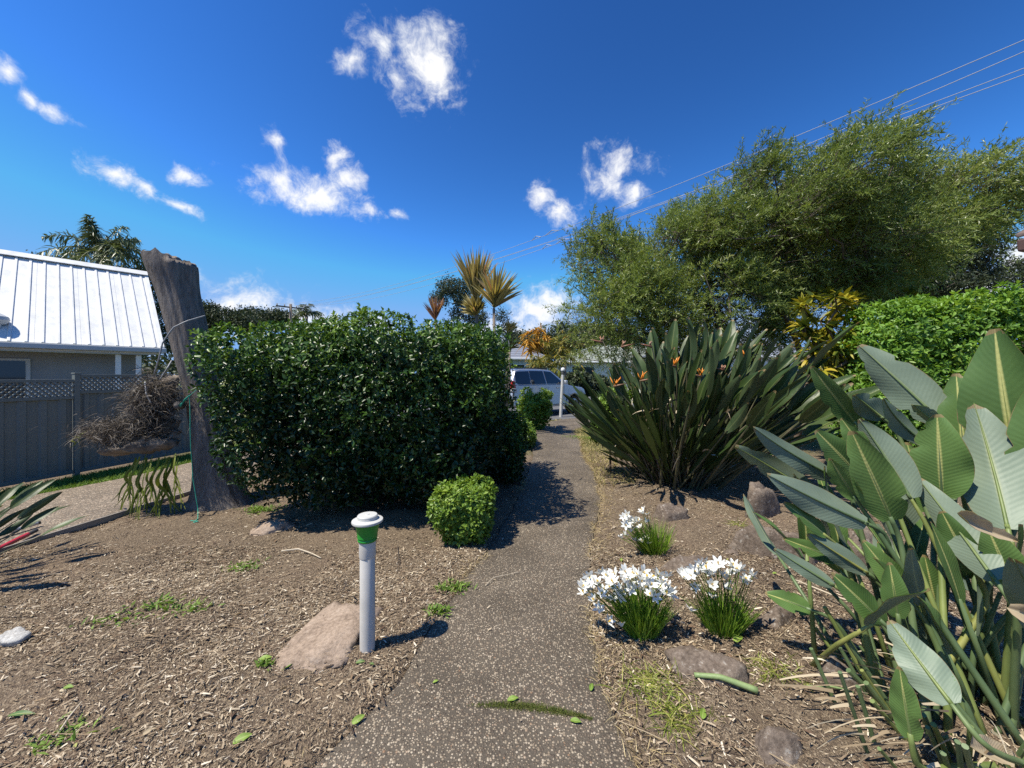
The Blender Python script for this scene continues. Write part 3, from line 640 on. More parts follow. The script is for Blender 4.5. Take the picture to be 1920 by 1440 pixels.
tiled_house('striped_house', 'grey house with pale roof edge seen just behind the silver car', (-1.6, 33), 7, 7, 2.6, 2.1, R(6), 'pale_blue_wall', 'tile_blue', [(-1.8, 1.5, 1.4, 1.1), (1.5, 1.5, 1.4, 1.1)], base=.4)
tiled_house('blue_roof_house', 'house with blue grey roof glimpsed through the bottlebrush stems', (17.5, 33), 12, 8, 2.8, 1.9, R(-8), 'white_paint', 'tile_blue', [(-3.5, 1.5, 1.8, 1.2), (1.0, 1.5, 1.8, 1.2)], base=.3)

# near eave corner at the right edge
ev = empty('house_eave', P(1940, 470, 3.2), 'brown gutter and tiled eave corner at the right edge', 'eave')
c0 = P(1907, 450, 3.2); dx = np.array([.3, -.954, 0]); dy = np.array([.954, .3, 0])
MB().hexa([c0 + dx * 0 + UP * -.10, c0 + dx * 1.6 + UP * -.10, c0 + dx * 1.6 + dy * .1 + UP * -.10, c0 + dy * .1 + UP * -.10], [c0 - dy * .02, c0 + dx * 1.6 - dy * .02, c0 + dx * 1.6 + dy * .1, c0 + dy * .1]).build('gutter', 'fascia_brown', ev, bevel=.012)
MB().bar(c0 + dx * .07 + dy * .14 + UP * -.06, c0 + dx * 1.6 + dy * .14 + UP * -.06, .025, .18).build('fascia', 'fascia_brown', ev)
for j in range(5):
    t0 = c0 + dx * (.0 + j * .3) + UP * .012 + dy * -.03
    MB().hexa([t0, t0 + dx * .29, t0 + dx * .29 + dy * .5 + UP * .2, t0 + dy * .5 + UP * .2], [x + UP * .035 for x in (t0, t0 + dx * .29, t0 + dx * .29 + dy * .5 + UP * .2, t0 + dy * .5 + UP * .2)]).build('roof_tile', 'tile_brown', ev, bevel=.01)
MB().hexa([c0 + dx * .06 + UP * -.11, c0 + dx * 1.6 + UP * -.11, c0 + dx * 1.6 + dy * .6 + UP * -.11, c0 + dx * .06 + dy * .6 + UP * -.11], [c0 + dx * .06 + UP * -.102, c0 + dx * 1.6 + UP * -.102, c0 + dx * 1.6 + dy * .6 + UP * -.102, c0 + dx * .06 + dy * .6 + UP * -.102]).build('soffit', 'fascia_brown', ev)

# ------------------------------------------------------------------ power pole and lines
pb = P(545, 705, 35); pole = empty('power_pole', (pb[0], 35, 0), 'distant timber power pole with crossarm above the hedge', 'power pole')
ptop = np.array([pb[0], 35, 8.15]); wd_ = nrm(np.array([30.1, -27.7, 0.])); wx = np.array([-wd_[1], wd_[0], 0])
MB().tube([(pb[0], 35, -.2), (pb[0], 35, 4), ptop], [.17, .15, .12], 10).build('shaft', 'timber_pole', pole, smooth=True)
MB().bar(ptop - wx * 1.2 - UP * .3, ptop + wx * 1.2 - UP * .3, .1, .12).build('crossarm', 'timber_pole', pole)
for k in (-1.1, -.5, .5, 1.1): MB().lathe([(.05, 0), (.07, .05), (.04, .09), (.06, .14), (.02, .18)], ptop + wx * k - UP * .24, 8).build('insulator', 'insulator', pole)
for (ru, rv), (lu, lv), k, lab in (((1920, 75), (1010, 446), -1.1, 'uppermost of the four power lines crossing the sky at right'), ((1920, 97), (1030, 462), -.5, 'second highest power line crossing the sky at right'),
                                   ((1920, 128), (900, 495), .5, 'third highest power line, just above the bottlebrush tops'), ((1920, 140), (800, 525), 1.1, 'lowest of the four power lines crossing the sky at right')):
    a = ptop + wx * k - UP * .1; dA = 7.4 + k * .25; b_ = P(ru, rv, dA); hd = b_ - a; b2 = a + hd * 1.6
    # sag chosen so the span hangs as seen part way along
    f = (lu - 960) / FPX; tt = (a[0] - f * a[1]) / (f * hd[1] - hd[0]); yy = a[1] + hd[1] * tt; zs = CH - (lv - HZ) / FPX * yy
    line = lambda t: a + hd * t - UP * ((a[2] + hd[2] * tt - zs) * (t * (1 - t)) / (tt * (1 - tt)))
    o = MB().tube([line(t) for t in np.linspace(0, 1.5, 60)], .0075, 5).build('power_line', 'wire_grey', smooth=True)
    tag(o, lab, 'power line', 'power lines')
    if k < 0:
        for t, ln in ((tt - .003, .22), (tt + .015, .3)):
            c = line(t); sp = MB().tube([c - UP * .02 - wd_ * ln, c + UP * .10, c + UP * .02 + wd_ * ln], .014, 5).build('line_spacer', 'wire_grey')
            tag(sp, ('upper' if k < -1 else 'lower') + (' left' if ln < .25 else ' right') + ' bent rod clipped on the power lines near the middle', 'line spacer', 'rods clipped on the power lines')

# ------------------------------------------------------------------ bollard lights
smat('pvc_grey', [(.44, .425, .39), (.53, .51, .47), (.60, .58, .54)], 5, .55, .12, .003)
smat('pvc_cap', [(.46, .46, .43), (.54, .54, .50)], 6, .55, .1)
smat('green_plastic', [(.012, .19, .02), (.018, .27, .03)], 5, .35, .05)
smat('pale_pipe', [(.48, .48, .46), (.60, .60, .58)], 7, .6, .12)
bx, by = G(689, 1219)
bo = empty('bollard_light', (bx, by, 0), 'grey pipe bollard with green collar beside the path', 'bollard')
MB().lathe([(.042, -.15), (.0425, .0), (.0425, .61), (.0415, .612)], (bx, by, 0), 32).build('pipe', 'pvc_grey', bo, smooth=True, auto=40)
MB().lathe([(.0445, .545), (.0465, .553), (.0465, .640), (.044, .642)], (bx, by, 0), 32).build('sleeve', 'pvc_grey', bo, smooth=True, auto=40)
c_ = MB().lathe([(.050, .640), (.054, .644), (.054, .652), (.051, .655), (.051, .660), (.056, .664), (.056, .672), (.055, .676), (.064, .72), (.070, .745), (.066, .747)], (bx, by, 0), 40).build('collar', 'green_plastic', bo, smooth=True, auto=50)
MB().lathe([(.060, .747), (.086, .749), (.088, .755), (.086, .762), (.058, .768), (.057, .770), (.057, .786), (.053, .791), (.012, .792), (.010, .795)], (bx, by, 0), 40).build('cap', 'pvc_cap', bo, smooth=True, auto=35)
b2 = P(1051, 780, 15); bo2 = empty('post_light', (b2[0], 15, 0), 'tall pale pipe post light standing in front of the silver car', 'post')
lean = np.array([.10, 0, 0])
MB().tube([(b2[0], 15, -.2), (b2[0] + .01, 15, 0), *[np.array([b2[0], 15, 0]) + lean * f + UP * 1.72 * f for f in (.3, .7, 1)]], .062, 20).build('pipe', 'pale_pipe', bo2, smooth=True, auto=40)
tp = np.array([b2[0] + .1, 15, 1.72])
MB().lathe([(.07, -.06), (.07, .06), (.062, .07)], tp, 20).build('collar', 'dark_metal', bo2, smooth=True, auto=40)
MB().lathe([(.075, .068), (.085, .08), (.085, .15), (.06, .2), (.02, .21)], tp, 20).build('cap', 'white_paint', bo2, smooth=True, auto=40)
# little solar lantern
lx, ly = G(1127, 838); sl_ = empty('solar_lantern', (lx, ly, 0), 'small black solar lantern on a stake beside the path', 'lantern')
MB().tube([(lx + .03, ly, -.1), (lx, ly, .3)], .011, 8).build('stake', 'dark_metal', sl_)
MB().lathe([(.035, .30), (.055, .46), (.052, .465)], (lx, ly, 0), 6).build('lamp_body', 'window_glass', sl_)
for i in range(6):
    t = i * math.pi / 3; MB().bar((lx + .037 * math.cos(t), ly + .037 * math.sin(t), .30), (lx + .057 * math.cos(t), ly + .057 * math.sin(t), .47), .008, .008).build('frame_bar', 'dark_metal', sl_)
MB().lathe([(.095, .465), (.09, .48), (.03, .52), (.008, .525)], (lx, ly, 0), 6).build('lid', 'dark_metal', sl_)

# ------------------------------------------------------------------ silver four-wheel drive
m, nt, b = new_mat('car_paint'); nt.links.new(ramp(nt, noise(nt, objco(nt), 2, 3), [(.40, .43, .48), (.45, .48, .53)]), b.inputs['Base Color']); b.inputs['Metallic'].default_value = .55; b.inputs['Roughness'].default_value = .32; b.inputs['Coat Weight'].default_value = .6
smat('car_trim', [(.02, .02, .022), (.035, .035, .037)], 9, .6, .1)
smat('car_grey', [(.16, .17, .18), (.2, .21, .22)], 9, .5, .05)
smat('tyre', [(.015, .015, .015), (.03, .03, .03)], 20, .85, .3)
smat('alloy', [(.5, .51, .52), (.58, .59, .6)], 5, .3, 0, metal=.7)
smat('red_lens', [(.35, .01, .012), (.5, .02, .02)], 3, .15, 0); smat('clear_lens', [(.55, .55, .55), (.7, .7, .7)], 3, .15, 0)
cr0 = np.array([.06, 14.0, 0]); cdir = nrm(np.array([3.3, 3.25, 0])); cl = np.array([-cdir[1], cdir[0], 0])
car = empty('four_wheel_drive', cr0 + cdir * 2.3 + cl * .93, 'silver four wheel drive parked on the street', 'car')
def cp(x, y, z): return cr0 + cdir * x + cl * (y + .93) + UP * z
arc = lambda cx, r: [(cx + r * math.cos(t), .40 + r * math.sin(t)) for t in np.linspace(math.pi + .05, -.05, 13)]
side = [(.02, .48), (.45, .40)] + arc(.98, .45) + [(1.55, .42), (3.1, .42)] + arc(3.68, .45) + [(4.3, .42), (4.55, .46), (4.62, .62), (4.60, .82), (4.52, 1.0), (4.35, 1.10), (3.45, 1.20), (3.3, 1.26), (.08, 1.26), (.0, 1.15), (-.02, .86), (-.05, .82), (-.05, .52)]
def loft(rows):
    o = MB(); n = len(rows[0])
    vs = [cp(*p) for r in rows for p in r]; fs = [(j * n + i, j * n + (i + 1) % n, (j + 1) * n + (i + 1) % n, (j + 1) * n + i) for j in range(len(rows) - 1) for i in range(n)]
    return o.add(vs, fs + [tuple(range(n))[::-1], tuple(range((len(rows) - 1) * n, len(rows) * n))])
wrow = lambda y, ins: [(x + (ins if x < .3 else -ins if x > 4.2 else 0), y * (1 - .07 * max(0, (z - .95) / .31)) * (1 - .05 * max(0, (.55 - z) / .15)), z) for x, z in side]
loft([wrow(-.92, .06), wrow(-.86, .0), wrow(.86, .0), wrow(.92, .06)]).build('body', 'car_paint', car, smooth=True, auto=30, bevel=.03)
def gh(y0, y1): return None
base = [(.04, 1.255), (.10, 1.50), (.30, 1.82), (.55, 1.875), (1.4, 1.895), (2.2, 1.865), (2.45, 1.82), (3.3, 1.255)]
rows = []
for s in (-1, -.9, .9, 1):
    rows.append([(x + (0 if abs(s) < 1 else (.04 if x < 1 else -.04)), s / abs(s) * (abs(s) * .855 - .19 * (z - 1.255) / .62), z - (0 if abs(s) < 1 else .02 if z > 1.8 else 0)) for x, z in base])
loft(rows).build('cabin', 'car_paint', car, smooth=True, auto=35, bevel=.02)
def yside(z): return -(.855 - .19 * (z - 1.255) / .62) - .004
def side_win(poly, name='side_window'):
    for sgn in (1, -1):
        a = [cp(x, sgn * yside(z), z) for x, z in poly]; o = -cl * sgn
        MB().hexa(a, [p + o * .008 for p in a]).build(name, 'car_glass', car)
side_win([(.22, 1.36), (.36, 1.29), (1.02, 1.29), (1.02, 1.79), (.38, 1.77), (.25, 1.66)])
side_win([(1.07, 1.29), (1.92, 1.29), (1.86, 1.80), (1.07, 1.80)])
side_win([(1.98, 1.29), (3.02, 1.29), (2.86, 1.42), (2.36, 1.77), (1.93, 1.80)])
a = [(.015, -.62, 1.32), (.015, .62, 1.32), (.17, .56, 1.74), (.17, -.56, 1.74)]
MB().hexa([cp(*p) for p in a], [cp(p[0] - .02, p[1], p[2]) for p in a]).build('rear_window', 'car_glass', car)
a = [(3.24, -.74, 1.31), (3.24, .74, 1.31), (2.52, .62, 1.80), (2.52, -.62, 1.80)]
MB().hexa([cp(*p) for p in a], [cp(p[0] + .02, p[1], p[2] + .012) for p in a]).build('windscreen', 'car_glass', car)
for sgn in (1, -1):
    y = -sgn * .80
    tl = MB().hexa([cp(-.012, y - sgn * .09, .98), cp(.20, y - sgn * .105, .98), cp(.20, y, .98), cp(-.02, y + sgn * .06, .98)], [cp(.03, y - sgn * .055, 1.42), cp(.13, y - sgn * .06, 1.42), cp(.13, y, 1.42), cp(.03, y + sgn * .04, 1.42)]).build('tail_light', 'red_lens', car, bevel=.015)
    MB().hexa([cp(-.022, y - sgn * .096, 1.0), cp(.16, y - sgn * .110, 1.0), cp(.16, y, 1.0), cp(-.022, y + sgn * .03, 1.0)], [cp(-.012, y - sgn * .088, 1.14), cp(.15, y - sgn * .098, 1.14), cp(.15, y, 1.14), cp(-.012, y + sgn * .03, 1.14)]).build('reversing_lens', 'clear_lens', tl, bevel=.008)
    MB().box(cp(-.055, y + sgn * .02, .62), (.03, .22, .10), (cdir, cl, UP)).build('reflector', 'red_lens', car, bevel=.01)
    MB().hexa([cp(4.46, -sgn * .90, .82), cp(4.60, -sgn * .62, .82), cp(4.5, -sgn * .62, .86), cp(4.3, -sgn * .86, .86)], [cp(4.28, -sgn * .885, 1.02), cp(4.52, -sgn * .62, 1.0), cp(4.42, -sgn * .62, 1.03), cp(4.2, -sgn * .84, 1.05)]).build('headlight', 'clear_lens', car, bevel=.015)
    mr_ = MB().box(cp(2.93, -sgn * 1.03, 1.34), (.12, .2, .17), (cdir, cl, UP)).build('mirror', 'car_paint', car, bevel=.04)
    MB().bar(cp(2.95, -sgn * .84, 1.28), cp(2.95, -sgn * .95, 1.3), .05, .05).build('arm', 'car_trim', mr_)
    MB().bar(cp(.35, -sgn * .60, 1.915), cp(2.25, -sgn * .60, 1.905), .04, .04).build('roof_rail', 'car_trim', car, bevel=.01)
    for x in (1.78, 2.82): MB().box(cp(x - .62 + .45, -sgn * .918, 1.12), (.2, .03, .045), (cdir, cl, UP)).build('door_handle', 'car_paint', car, bevel=.01)
    for x in (1.05, 1.95, 3.02): MB().box(cp(x, -sgn * .921, .86), (.010, .004, .62), (cdir, cl, UP)).build('door_gap', 'car_trim', car)
    MB().bar(cp(1.5, -sgn * .95, .40), cp(3.16, -sgn * .95, .40), .14, .05).build('side_step', 'car_grey', car, bevel=.015)
    for cx in (.98, 3.68):
        t = np.linspace(math.pi + .1, -.1, 18); fl = MB()
        ou = [cp(cx + .53 * math.cos(k), -sgn * .915, .40 + .53 * math.sin(k)) for k in t]; inn = [cp(cx + .445 * math.cos(k), -sgn * .965, .40 + .445 * math.sin(k)) for k in t]; ib = [cp(cx + .44 * math.cos(k), -sgn * .86, .40 + .44 * math.sin(k)) for k in t]
        n = len(t); fl.add(ou + inn + ib, [(i, i + 1, n + i + 1, n + i) for i in range(n - 1)] + [(n + i, n + i + 1, 2 * n + i + 1, 2 * n + i) for i in range(n - 1)])
        fl.build('wheel_arch', 'car_paint', car, smooth=True)
        wc = cp(cx, -sgn * .80, .375); ax = (cdir, UP, -cl * sgn)
        wh = MB().lathe([(.22, -.12), (.345, -.125), (.375, -.09), (.378, .09), (.35, .125), (.25, .13), (.24, .10)], wc, 32, ax).build('wheel', 'tyre', car, smooth=True, auto=40)
        MB().lathe([(.255, .06), (.258, .132), (.235, .138), (.225, .07), (.05, .05)], wc, 32, ax).build('rim', 'alloy', wh, smooth=True, auto=40)
        for k in range(6):
            tt = k * math.pi / 3 + .3; d = cdir * math.cos(tt) + UP * math.sin(tt); o = -cl * sgn
            MB().bar(wc + d * .04 + o * .12, wc + d * .235 + o * .115, .075, .04, up=o).build('spoke', 'alloy', wh, bevel=.01)
        MB().lathe([(.05, .1), (.05, .15), (.03, .155)], wc, 16, ax).build('hub', 'alloy', wh, smooth=True, auto=40)
MB().box(cp(2.3, 0, .66), (4.3, 1.5, .5), (cdir, cl, UP)).build('underbody', 'car_trim', car)
MB().box(cp(-.07, 0, .66), (.16, 1.72, .26), (cdir, cl, UP)).build('rear_bumper', 'car_paint', car, bevel=.05)
MB().box(cp(-.05, 0, .98), (.03, .5, .12), (cdir, cl, UP)).build('number_plate', 'white_paint', car, bevel=.005)
MB().box(cp(4.6, 0, .9), (.06, .9, .16), (cdir, cl, UP)).build('grille', 'car_trim', car, bevel=.02)

# ------------------------------------------------------------------ plant materials
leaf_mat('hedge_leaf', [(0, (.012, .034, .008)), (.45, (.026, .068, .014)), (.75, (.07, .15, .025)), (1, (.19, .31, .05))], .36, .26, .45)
leaf_mat('box_leaf', [(0, (.09, .17, .025)), (.5, (.19, .31, .045)), (1, (.36, .46, .09))], .42, .34, .4)
leaf_mat('bright_leaf', [(0, (.09, .19, .03)), (.5, (.18, .34, .05)), (1, (.32, .47, .09))], .42, .36, .4)
leaf_mat('brush_leaf', [(0, (.10, .15, .035)), (.5, (.22, .285, .065)), (.85, (.36, .41, .12)), (1, (.55, .56, .30))], .40, .36, .5, warm=(1.15, 1.15, .6))
leaf_mat('gum_leaf', [(0, (.03, .045, .022)), (.6, (.055, .075, .035)), (1, (.10, .12, .055))], .5, .15, .35)
leaf_mat('palm_leaf', [(0, (.07, .10, .045)), (.6, (.13, .17, .08)), (1, (.24, .27, .15))], .4, .2, .45)
leaf_mat('croton_leaf', [(0, (.03, .06, .012)), (.35, (.10, .13, .015)), (.6, (.17, .19, .02)), (.85, (.38, .34, .03)), (1, (.46, .36, .04))], .38, .25, .4)
leaf_mat('cordyline_leaf', [(0, (.16, .15, .06)), (.45, (.38, .32, .12)), (.8, (.58, .48, .22)), (1, (.48, .27, .16))], .5, .3, .35)
leaf_mat('red_cordyline_leaf', [(0, (.20, .09, .06)), (.5, (.36, .18, .11)), (1, (.5, .32, .2))], .5, .3, .35)
leaf_mat('gold_palm_leaf', [(0, (.07, .10, .02)), (.5, (.20, .20, .035)), (1, (.55, .34, .05))], .45, .3, .35)
leaf_mat('orange_leaf', [(0, (.24, .16, .03)), (.5, (.50, .26, .035)), (1, (.6, .36, .07))], .45, .3, .35)
leaf_mat('lily_leaf', [(0, (.09, .19, .018)), (.5, (.17, .31, .03)), (1, (.34, .46, .07))], .45, .3, .35)
leaf_mat('petal', [(0, (.80, .82, .78)), (1, (.86, .87, .84))], .55, .25, .2, warm=(1, 1, .95))
leaf_mat('fibre', [(0, (.05, .04, .034)), (.6, (.13, .11, .09)), (1, (.30, .265, .22))], .9, .05, .15)
leaf_mat('dead_leaf', [(0, (.22, .15, .09)), (.5, (.42, .33, .21)), (1, (.62, .55, .42))], .75, .15, .2)
smat('bark', [(.055, .045, .038), (.10, .082, .068), (.15, .125, .105)], 9, .95, .8, .02, (1, 1, .3))
smat('pale_bark', [(.13, .105, .085), (.24, .20, .165)], 9, .9, .6, .015, (1, 1, .3))
smat('brush_bark', [(.085, .065, .05), (.15, .12, .095)], 9, .9, .6, .015, (1, 1, .3))
smat('brown_twig', [(.10, .07, .05), (.17, .125, .09)], 12, .9, .5)

# ------------------------------------------------------------------ clipped and leafy shrubs
def shrub(name, label, cat, c, h, n, k, lw, ll, mat, p=3.2, inner=.7, jag=.12, js=1.6, prof=None, spread=.62, stems=6, seed=4, group=None, up=.25, lo=None, sunny=0.0):
    c = np.array(c, float); o = empty(name, (c[0], c[1], 0), label, cat, group)
    pos, nor = in_super(c, h, n, p, inner, jag, js, prof, seed)
    ok = pos[:, 2] > (.04 if lo is None else lo); pos, nor = pos[ok], nor[ok]
    Q, D, N = rosettes(pos, nor, k, spread, up); s = np.repeat(rng.uniform(.75, 1.2, len(pos)), k) * rng.uniform(.8, 1.15, len(Q))
    tone_with_sun = np.repeat(np.clip(.35 + .25 * fbm(pos * 2.2, seed + 9) + rng.normal(size=len(pos)) * .16 + sunny * (pos[:, 2] - c[2]) / h[2], 0, 1), k) + rng.normal(size=len(Q)) * .07  # random leaf tone; 'sunny' paints the upper leaves lighter, as if sunlit
    tag(leaves('foliage', LEAF, Q, D, N, lw * s, ll * s, mat, o, rnd=tone_with_sun), kind='stuff')
    tg = c + (pos[rng.integers(0, len(pos), 26 * max(1, stems // 6))] - c) * .8
    stem = [np.array([c[0], c[1], -.05]), np.array([c[0], c[1], max(.12, c[2] - h[2] * .75)])]
    limbs('branches', grow(None, tg, .007, stem=stem), 'brown_twig', o, 5)
    return o
hp_ = lambda zn: np.clip(.70 + .26 * (zn + 1), .70, 1.0)
HC, HH = (-1.68, 5.2, 1.15), (1.64, 1.52, 1.06)
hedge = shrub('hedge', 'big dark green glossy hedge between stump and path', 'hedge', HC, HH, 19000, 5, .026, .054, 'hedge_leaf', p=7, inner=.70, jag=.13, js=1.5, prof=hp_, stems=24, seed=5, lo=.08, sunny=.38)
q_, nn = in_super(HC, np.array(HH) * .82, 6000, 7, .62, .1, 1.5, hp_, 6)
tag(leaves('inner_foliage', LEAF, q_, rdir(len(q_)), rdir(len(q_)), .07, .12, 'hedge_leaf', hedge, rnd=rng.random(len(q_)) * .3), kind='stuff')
bs = lambda zn: np.clip(.80 + .22 * (zn + 1), .7, 1.0)
shrub('box_shrub', 'small bright clipped shrub at the path edge in front of the hedge', 'shrub', (-.47, 3.75, .29), (.28, .27, .27), 1850, 5, .024, .042, 'box_leaf', p=5, inner=.55, jag=.10, js=6, prof=bs, seed=12, sunny=.15)
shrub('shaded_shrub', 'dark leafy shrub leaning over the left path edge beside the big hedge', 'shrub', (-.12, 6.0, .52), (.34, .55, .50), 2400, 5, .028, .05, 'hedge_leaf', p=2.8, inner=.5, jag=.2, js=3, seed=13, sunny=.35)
shrub('path_end_shrub', 'bright green rounded shrub in front of the silver car', 'shrub', (.72, 11.6, .62), (.46, .45, .60), 1700, 5, .04, .065, 'box_leaf', p=3, inner=.4, jag=.34, js=2.8, seed=14, sunny=.2)
shrub('low_path_shrub', 'low shrub between the dark hedge and the far end of path', 'shrub', (.18, 8.9, .30), (.36, .7, .30), 1500, 5, .04, .065, 'box_leaf', p=2.5, inner=.5, jag=.22, js=2.4, seed=15, sunny=.1)
shrub('leggy_shrub', 'thin leggy shrub with bare stems left of the bird of paradise clump', 'shrub', (1.60, 6.25, .92), (.30, .30, .46), 900, 4, .034, .075, 'box_leaf', p=2.2, inner=.25, jag=.25, js=3, seed=16)
rh = lambda zn: np.clip(1.0 - .10 * np.maximum(0, zn), .8, 1)
rhg = shrub('bright_hedge', 'tall bright green clipped hedge on the right behind the big leaves', 'hedge', (8.0, 6.05, 1.48), (2.65, .66, 1.40), 12000, 6, .036, .088, 'bright_leaf', p=6, inner=.72, jag=.10, js=1.6, prof=rh, seed=18, lo=.3, sunny=.15, spread=.7)
q_, nn = in_super((8.0, 6.05, 1.45), (2.4, .45, 1.2), 4500, 3.4, .6, .1, 1.5, rh, 19)
tag(leaves('inner_foliage', LEAF, q_, rdir(len(q_)), rdir(len(q_)), .08, .14, 'bright_leaf', rhg, rnd=rng.random(len(q_)) * .4), kind='stuff')
shrub('far_garden_bush', 'low green bush in front of the white house across the street', 'bush', (5.6, 29.6, .8), (2.0, 1.1, .85), 1500, 5, .12, .2, 'gum_leaf', p=2.4, inner=.5, jag=.25, js=1, seed=20)
shrub('far_garden_bush', 'light green bush left of the white house across the street', 'bush', (1.6, 30.5, 1.2), (1.3, 1.0, 1.2), 1100, 5, .12, .2, 'bright_leaf', p=2.4, inner=.5, jag=.25, js=1, seed=21)

shrub('far_garden_bush', 'dark green bush right behind the bonnet of the silver car', 'bush', (4.2, 28.6, 1.0), (1.5, .9, 1.0), 1100, 5, .12, .2, 'gum_leaf', p=2.4, inner=.5, jag=.3, js=1, seed=22)
shrub('far_garden_bush', 'olive bush above the rear of the silver car', 'bush', (-.2, 28.8, 1.1), (1.6, .9, 1.2), 1100, 5, .12, .2, 'box_leaf', p=2.4, inner=.5, jag=.3, js=1, seed=23)
# croton: rosettes of long yellow leaves
def rosette_shrub(name, label, cat, heads, mat, L, w, k, base, stem_m='brown_twig', up=.3, droop=.35, prof=(.35, 1, .95, .6, .05), sd=.1):
    o = empty(name, (*base, 0), label, cat); parts = []
    H = np.array([h[:3] for h in heads]); S = np.array([h[3] if len(h) > 3 else 1 for h in heads])
    for h, s in zip(H, S):
        D = rdir(k) * np.array([1, 1, .8]) + np.array([0, 0, up]); Ls = L * s * rng.uniform(.7, 1.15, k)
        V, l, z_, kk = ribbons(np.tile(h, (k, 1)), D, Ls, w * s * rng.uniform(.8, 1.2, k), droop * rng.uniform(.5, 1.4, k), prof, N=nrm(np.c_[rng.normal(size=(k, 2)) * .4, np.ones(k)]))
        parts.append((V, l, z_, np.repeat(np.clip(rng.normal(.55 + rng.normal() * sd, .22, k), 0, 1), kk)))
    V, l, z_, r = merge(parts); tag(npobj('foliage', V, l, z_, mat, o, attrs={'rnd': r}, smooth=True), kind='stuff')
    limbs('stems', grow((*base, -.05), list(H), .010), stem_m, o, 6)
    return o
hd = [P(1500 + rng.random() * 110, 550 + rng.random() * 170, 6.4 + rng.random() * 1.2) for _ in range(105)] + [P(1660 + rng.random() * 70, 548 + rng.random() * 16, 7.2) for _ in range(4)]
rosette_shrub('croton_shrub', 'yellow and green variegated croton left of the bright hedge', 'shrub', hd, 'croton_leaf', .26, .055, 15, (5.0, 7.0), sd=.2)

# ------------------------------------------------------------------ bottlebrush trees
def spray_tree(name, label, E, nspray, stem, mat, wind, leaf=(.0175, .098), k=26, L=(.35, .65), ntar=330, bark='brush_bark', inner=.4, jag=.42, js=1.0, seed=3, r0=.0085, cat='tree', group=None, step=.45):
    o = empty(name, (stem[0][0], stem[0][1], 0), label, cat, group)
    pos, nor = in_ellipsoids(E, int(nspray * 2.3), inner, jag, js, seed)
    cl_ = fbm(pos * 1.7 + 3, seed + 21, 3) + .25 * rng.normal(size=len(pos)); kp = np.argsort(-cl_)[:nspray]; pos, nor = pos[kp], nor[kp]
    ax = nrm(nor * .55 + np.array(wind) + rng.normal(size=pos.shape) * .38); ln = rng.uniform(*L, len(pos))
    t = np.tile((np.arange(k) + .5) / k, (len(pos), 1)) ** .85; t[:, -1] = 1
    Q = pos[:, None] + ax[:, None] * (ln[:, None] * t)[..., None]
    Q[..., 2] -= (.18 * ln[:, None] * t ** 2)
    A = np.repeat(ax, k, 0); D = nrm(A * .62 + rdir(len(A)) * .72); n = len(A); Q = Q.reshape(-1, 3)
    tone = np.repeat(np.clip(.42 + .28 * fbm(pos * 1.3, seed + 5) + rng.normal(size=len(pos)) * .13, 0, 1), k) + rng.normal(size=n) * .08
    tag(leaves('crown', SLIM, Q, D, rdir(n), leaf[0] * rng.uniform(.8, 1.3, n), leaf[1] * rng.uniform(.7, 1.2, n), mat, o, rnd=tone, smooth=False), kind='stuff')
    tg = pos[rng.integers(0, len(pos), ntar)]
    seg = grow(None, list(tg), r0, stem=stem, step=step, jit=.09); limbs('trunk', seg, bark, o, 6)
    tw = rng.integers(0, len(pos), len(pos) // 2); V = pos[tw]; e = V + ax[tw] * ln[tw][:, None] * .8; st = V - ax[tw] * .35
    limbs('twigs', (st, e, np.full(len(tw), .0045), np.full(len(tw), .002)), bark, o, 3)
    return o
def EL(d, items, dy=1.5):
    s = d / FPX; return [(P(u, v, d + (x[0] if x else 0)), (a * s, dy if len(x) < 2 else x[1], b * s)) for u, v, a, b, *x in items]
EA = EL(9.2, [(1155, 525, 78, 92), (1245, 490, 105, 72), (1345, 490, 95, 105), (1190, 590, 125, 80), (1310, 570, 130, 90), (1400, 560, 90, 90)])
g0 = P(1300, 705, 9.3)
spray_tree('bottlebrush_tree', 'feathery olive green bottlebrush tree above the bird of paradise, left of the larger one', EA, 4700,
           [np.array([g0[0], 9.3, -.1]), np.array([g0[0] - .1, 9.3, .6]), np.array([g0[0] - .05, 9.25, 1.3])], 'brush_leaf', (.22, 0, .35), seed=31)
EB = EL(8.4, [(1420, 450, 95, 110), (1520, 385, 105, 88), (1630, 380, 130, 80), (1755, 372, 115, 54), (1865, 346, 95, 36), (1550, 480, 150, 70), (1665, 452, 95, 60), (1455, 325, 36, 34, 0, .6), (1650, 308, 70, 22, 0, .7), (1540, 325, 60, 34, 0, .7), (1870, 322, 60, 22, 0, .7)], 1.7)
g1 = P(1470, 705, 8.6)
spray_tree('bottlebrush_tree', 'largest windswept olive green bottlebrush tree filling the upper right', EB, 7600,
           [np.array([g1[0], 8.6, -.1]), np.array([g1[0] + .12, 8.6, .8]), np.array([g1[0] + .45, 8.55, 1.7]), np.array([g1[0] + .95, 8.5, 2.7])], 'brush_leaf', (.62, 0, .28), ntar=520, seed=33)

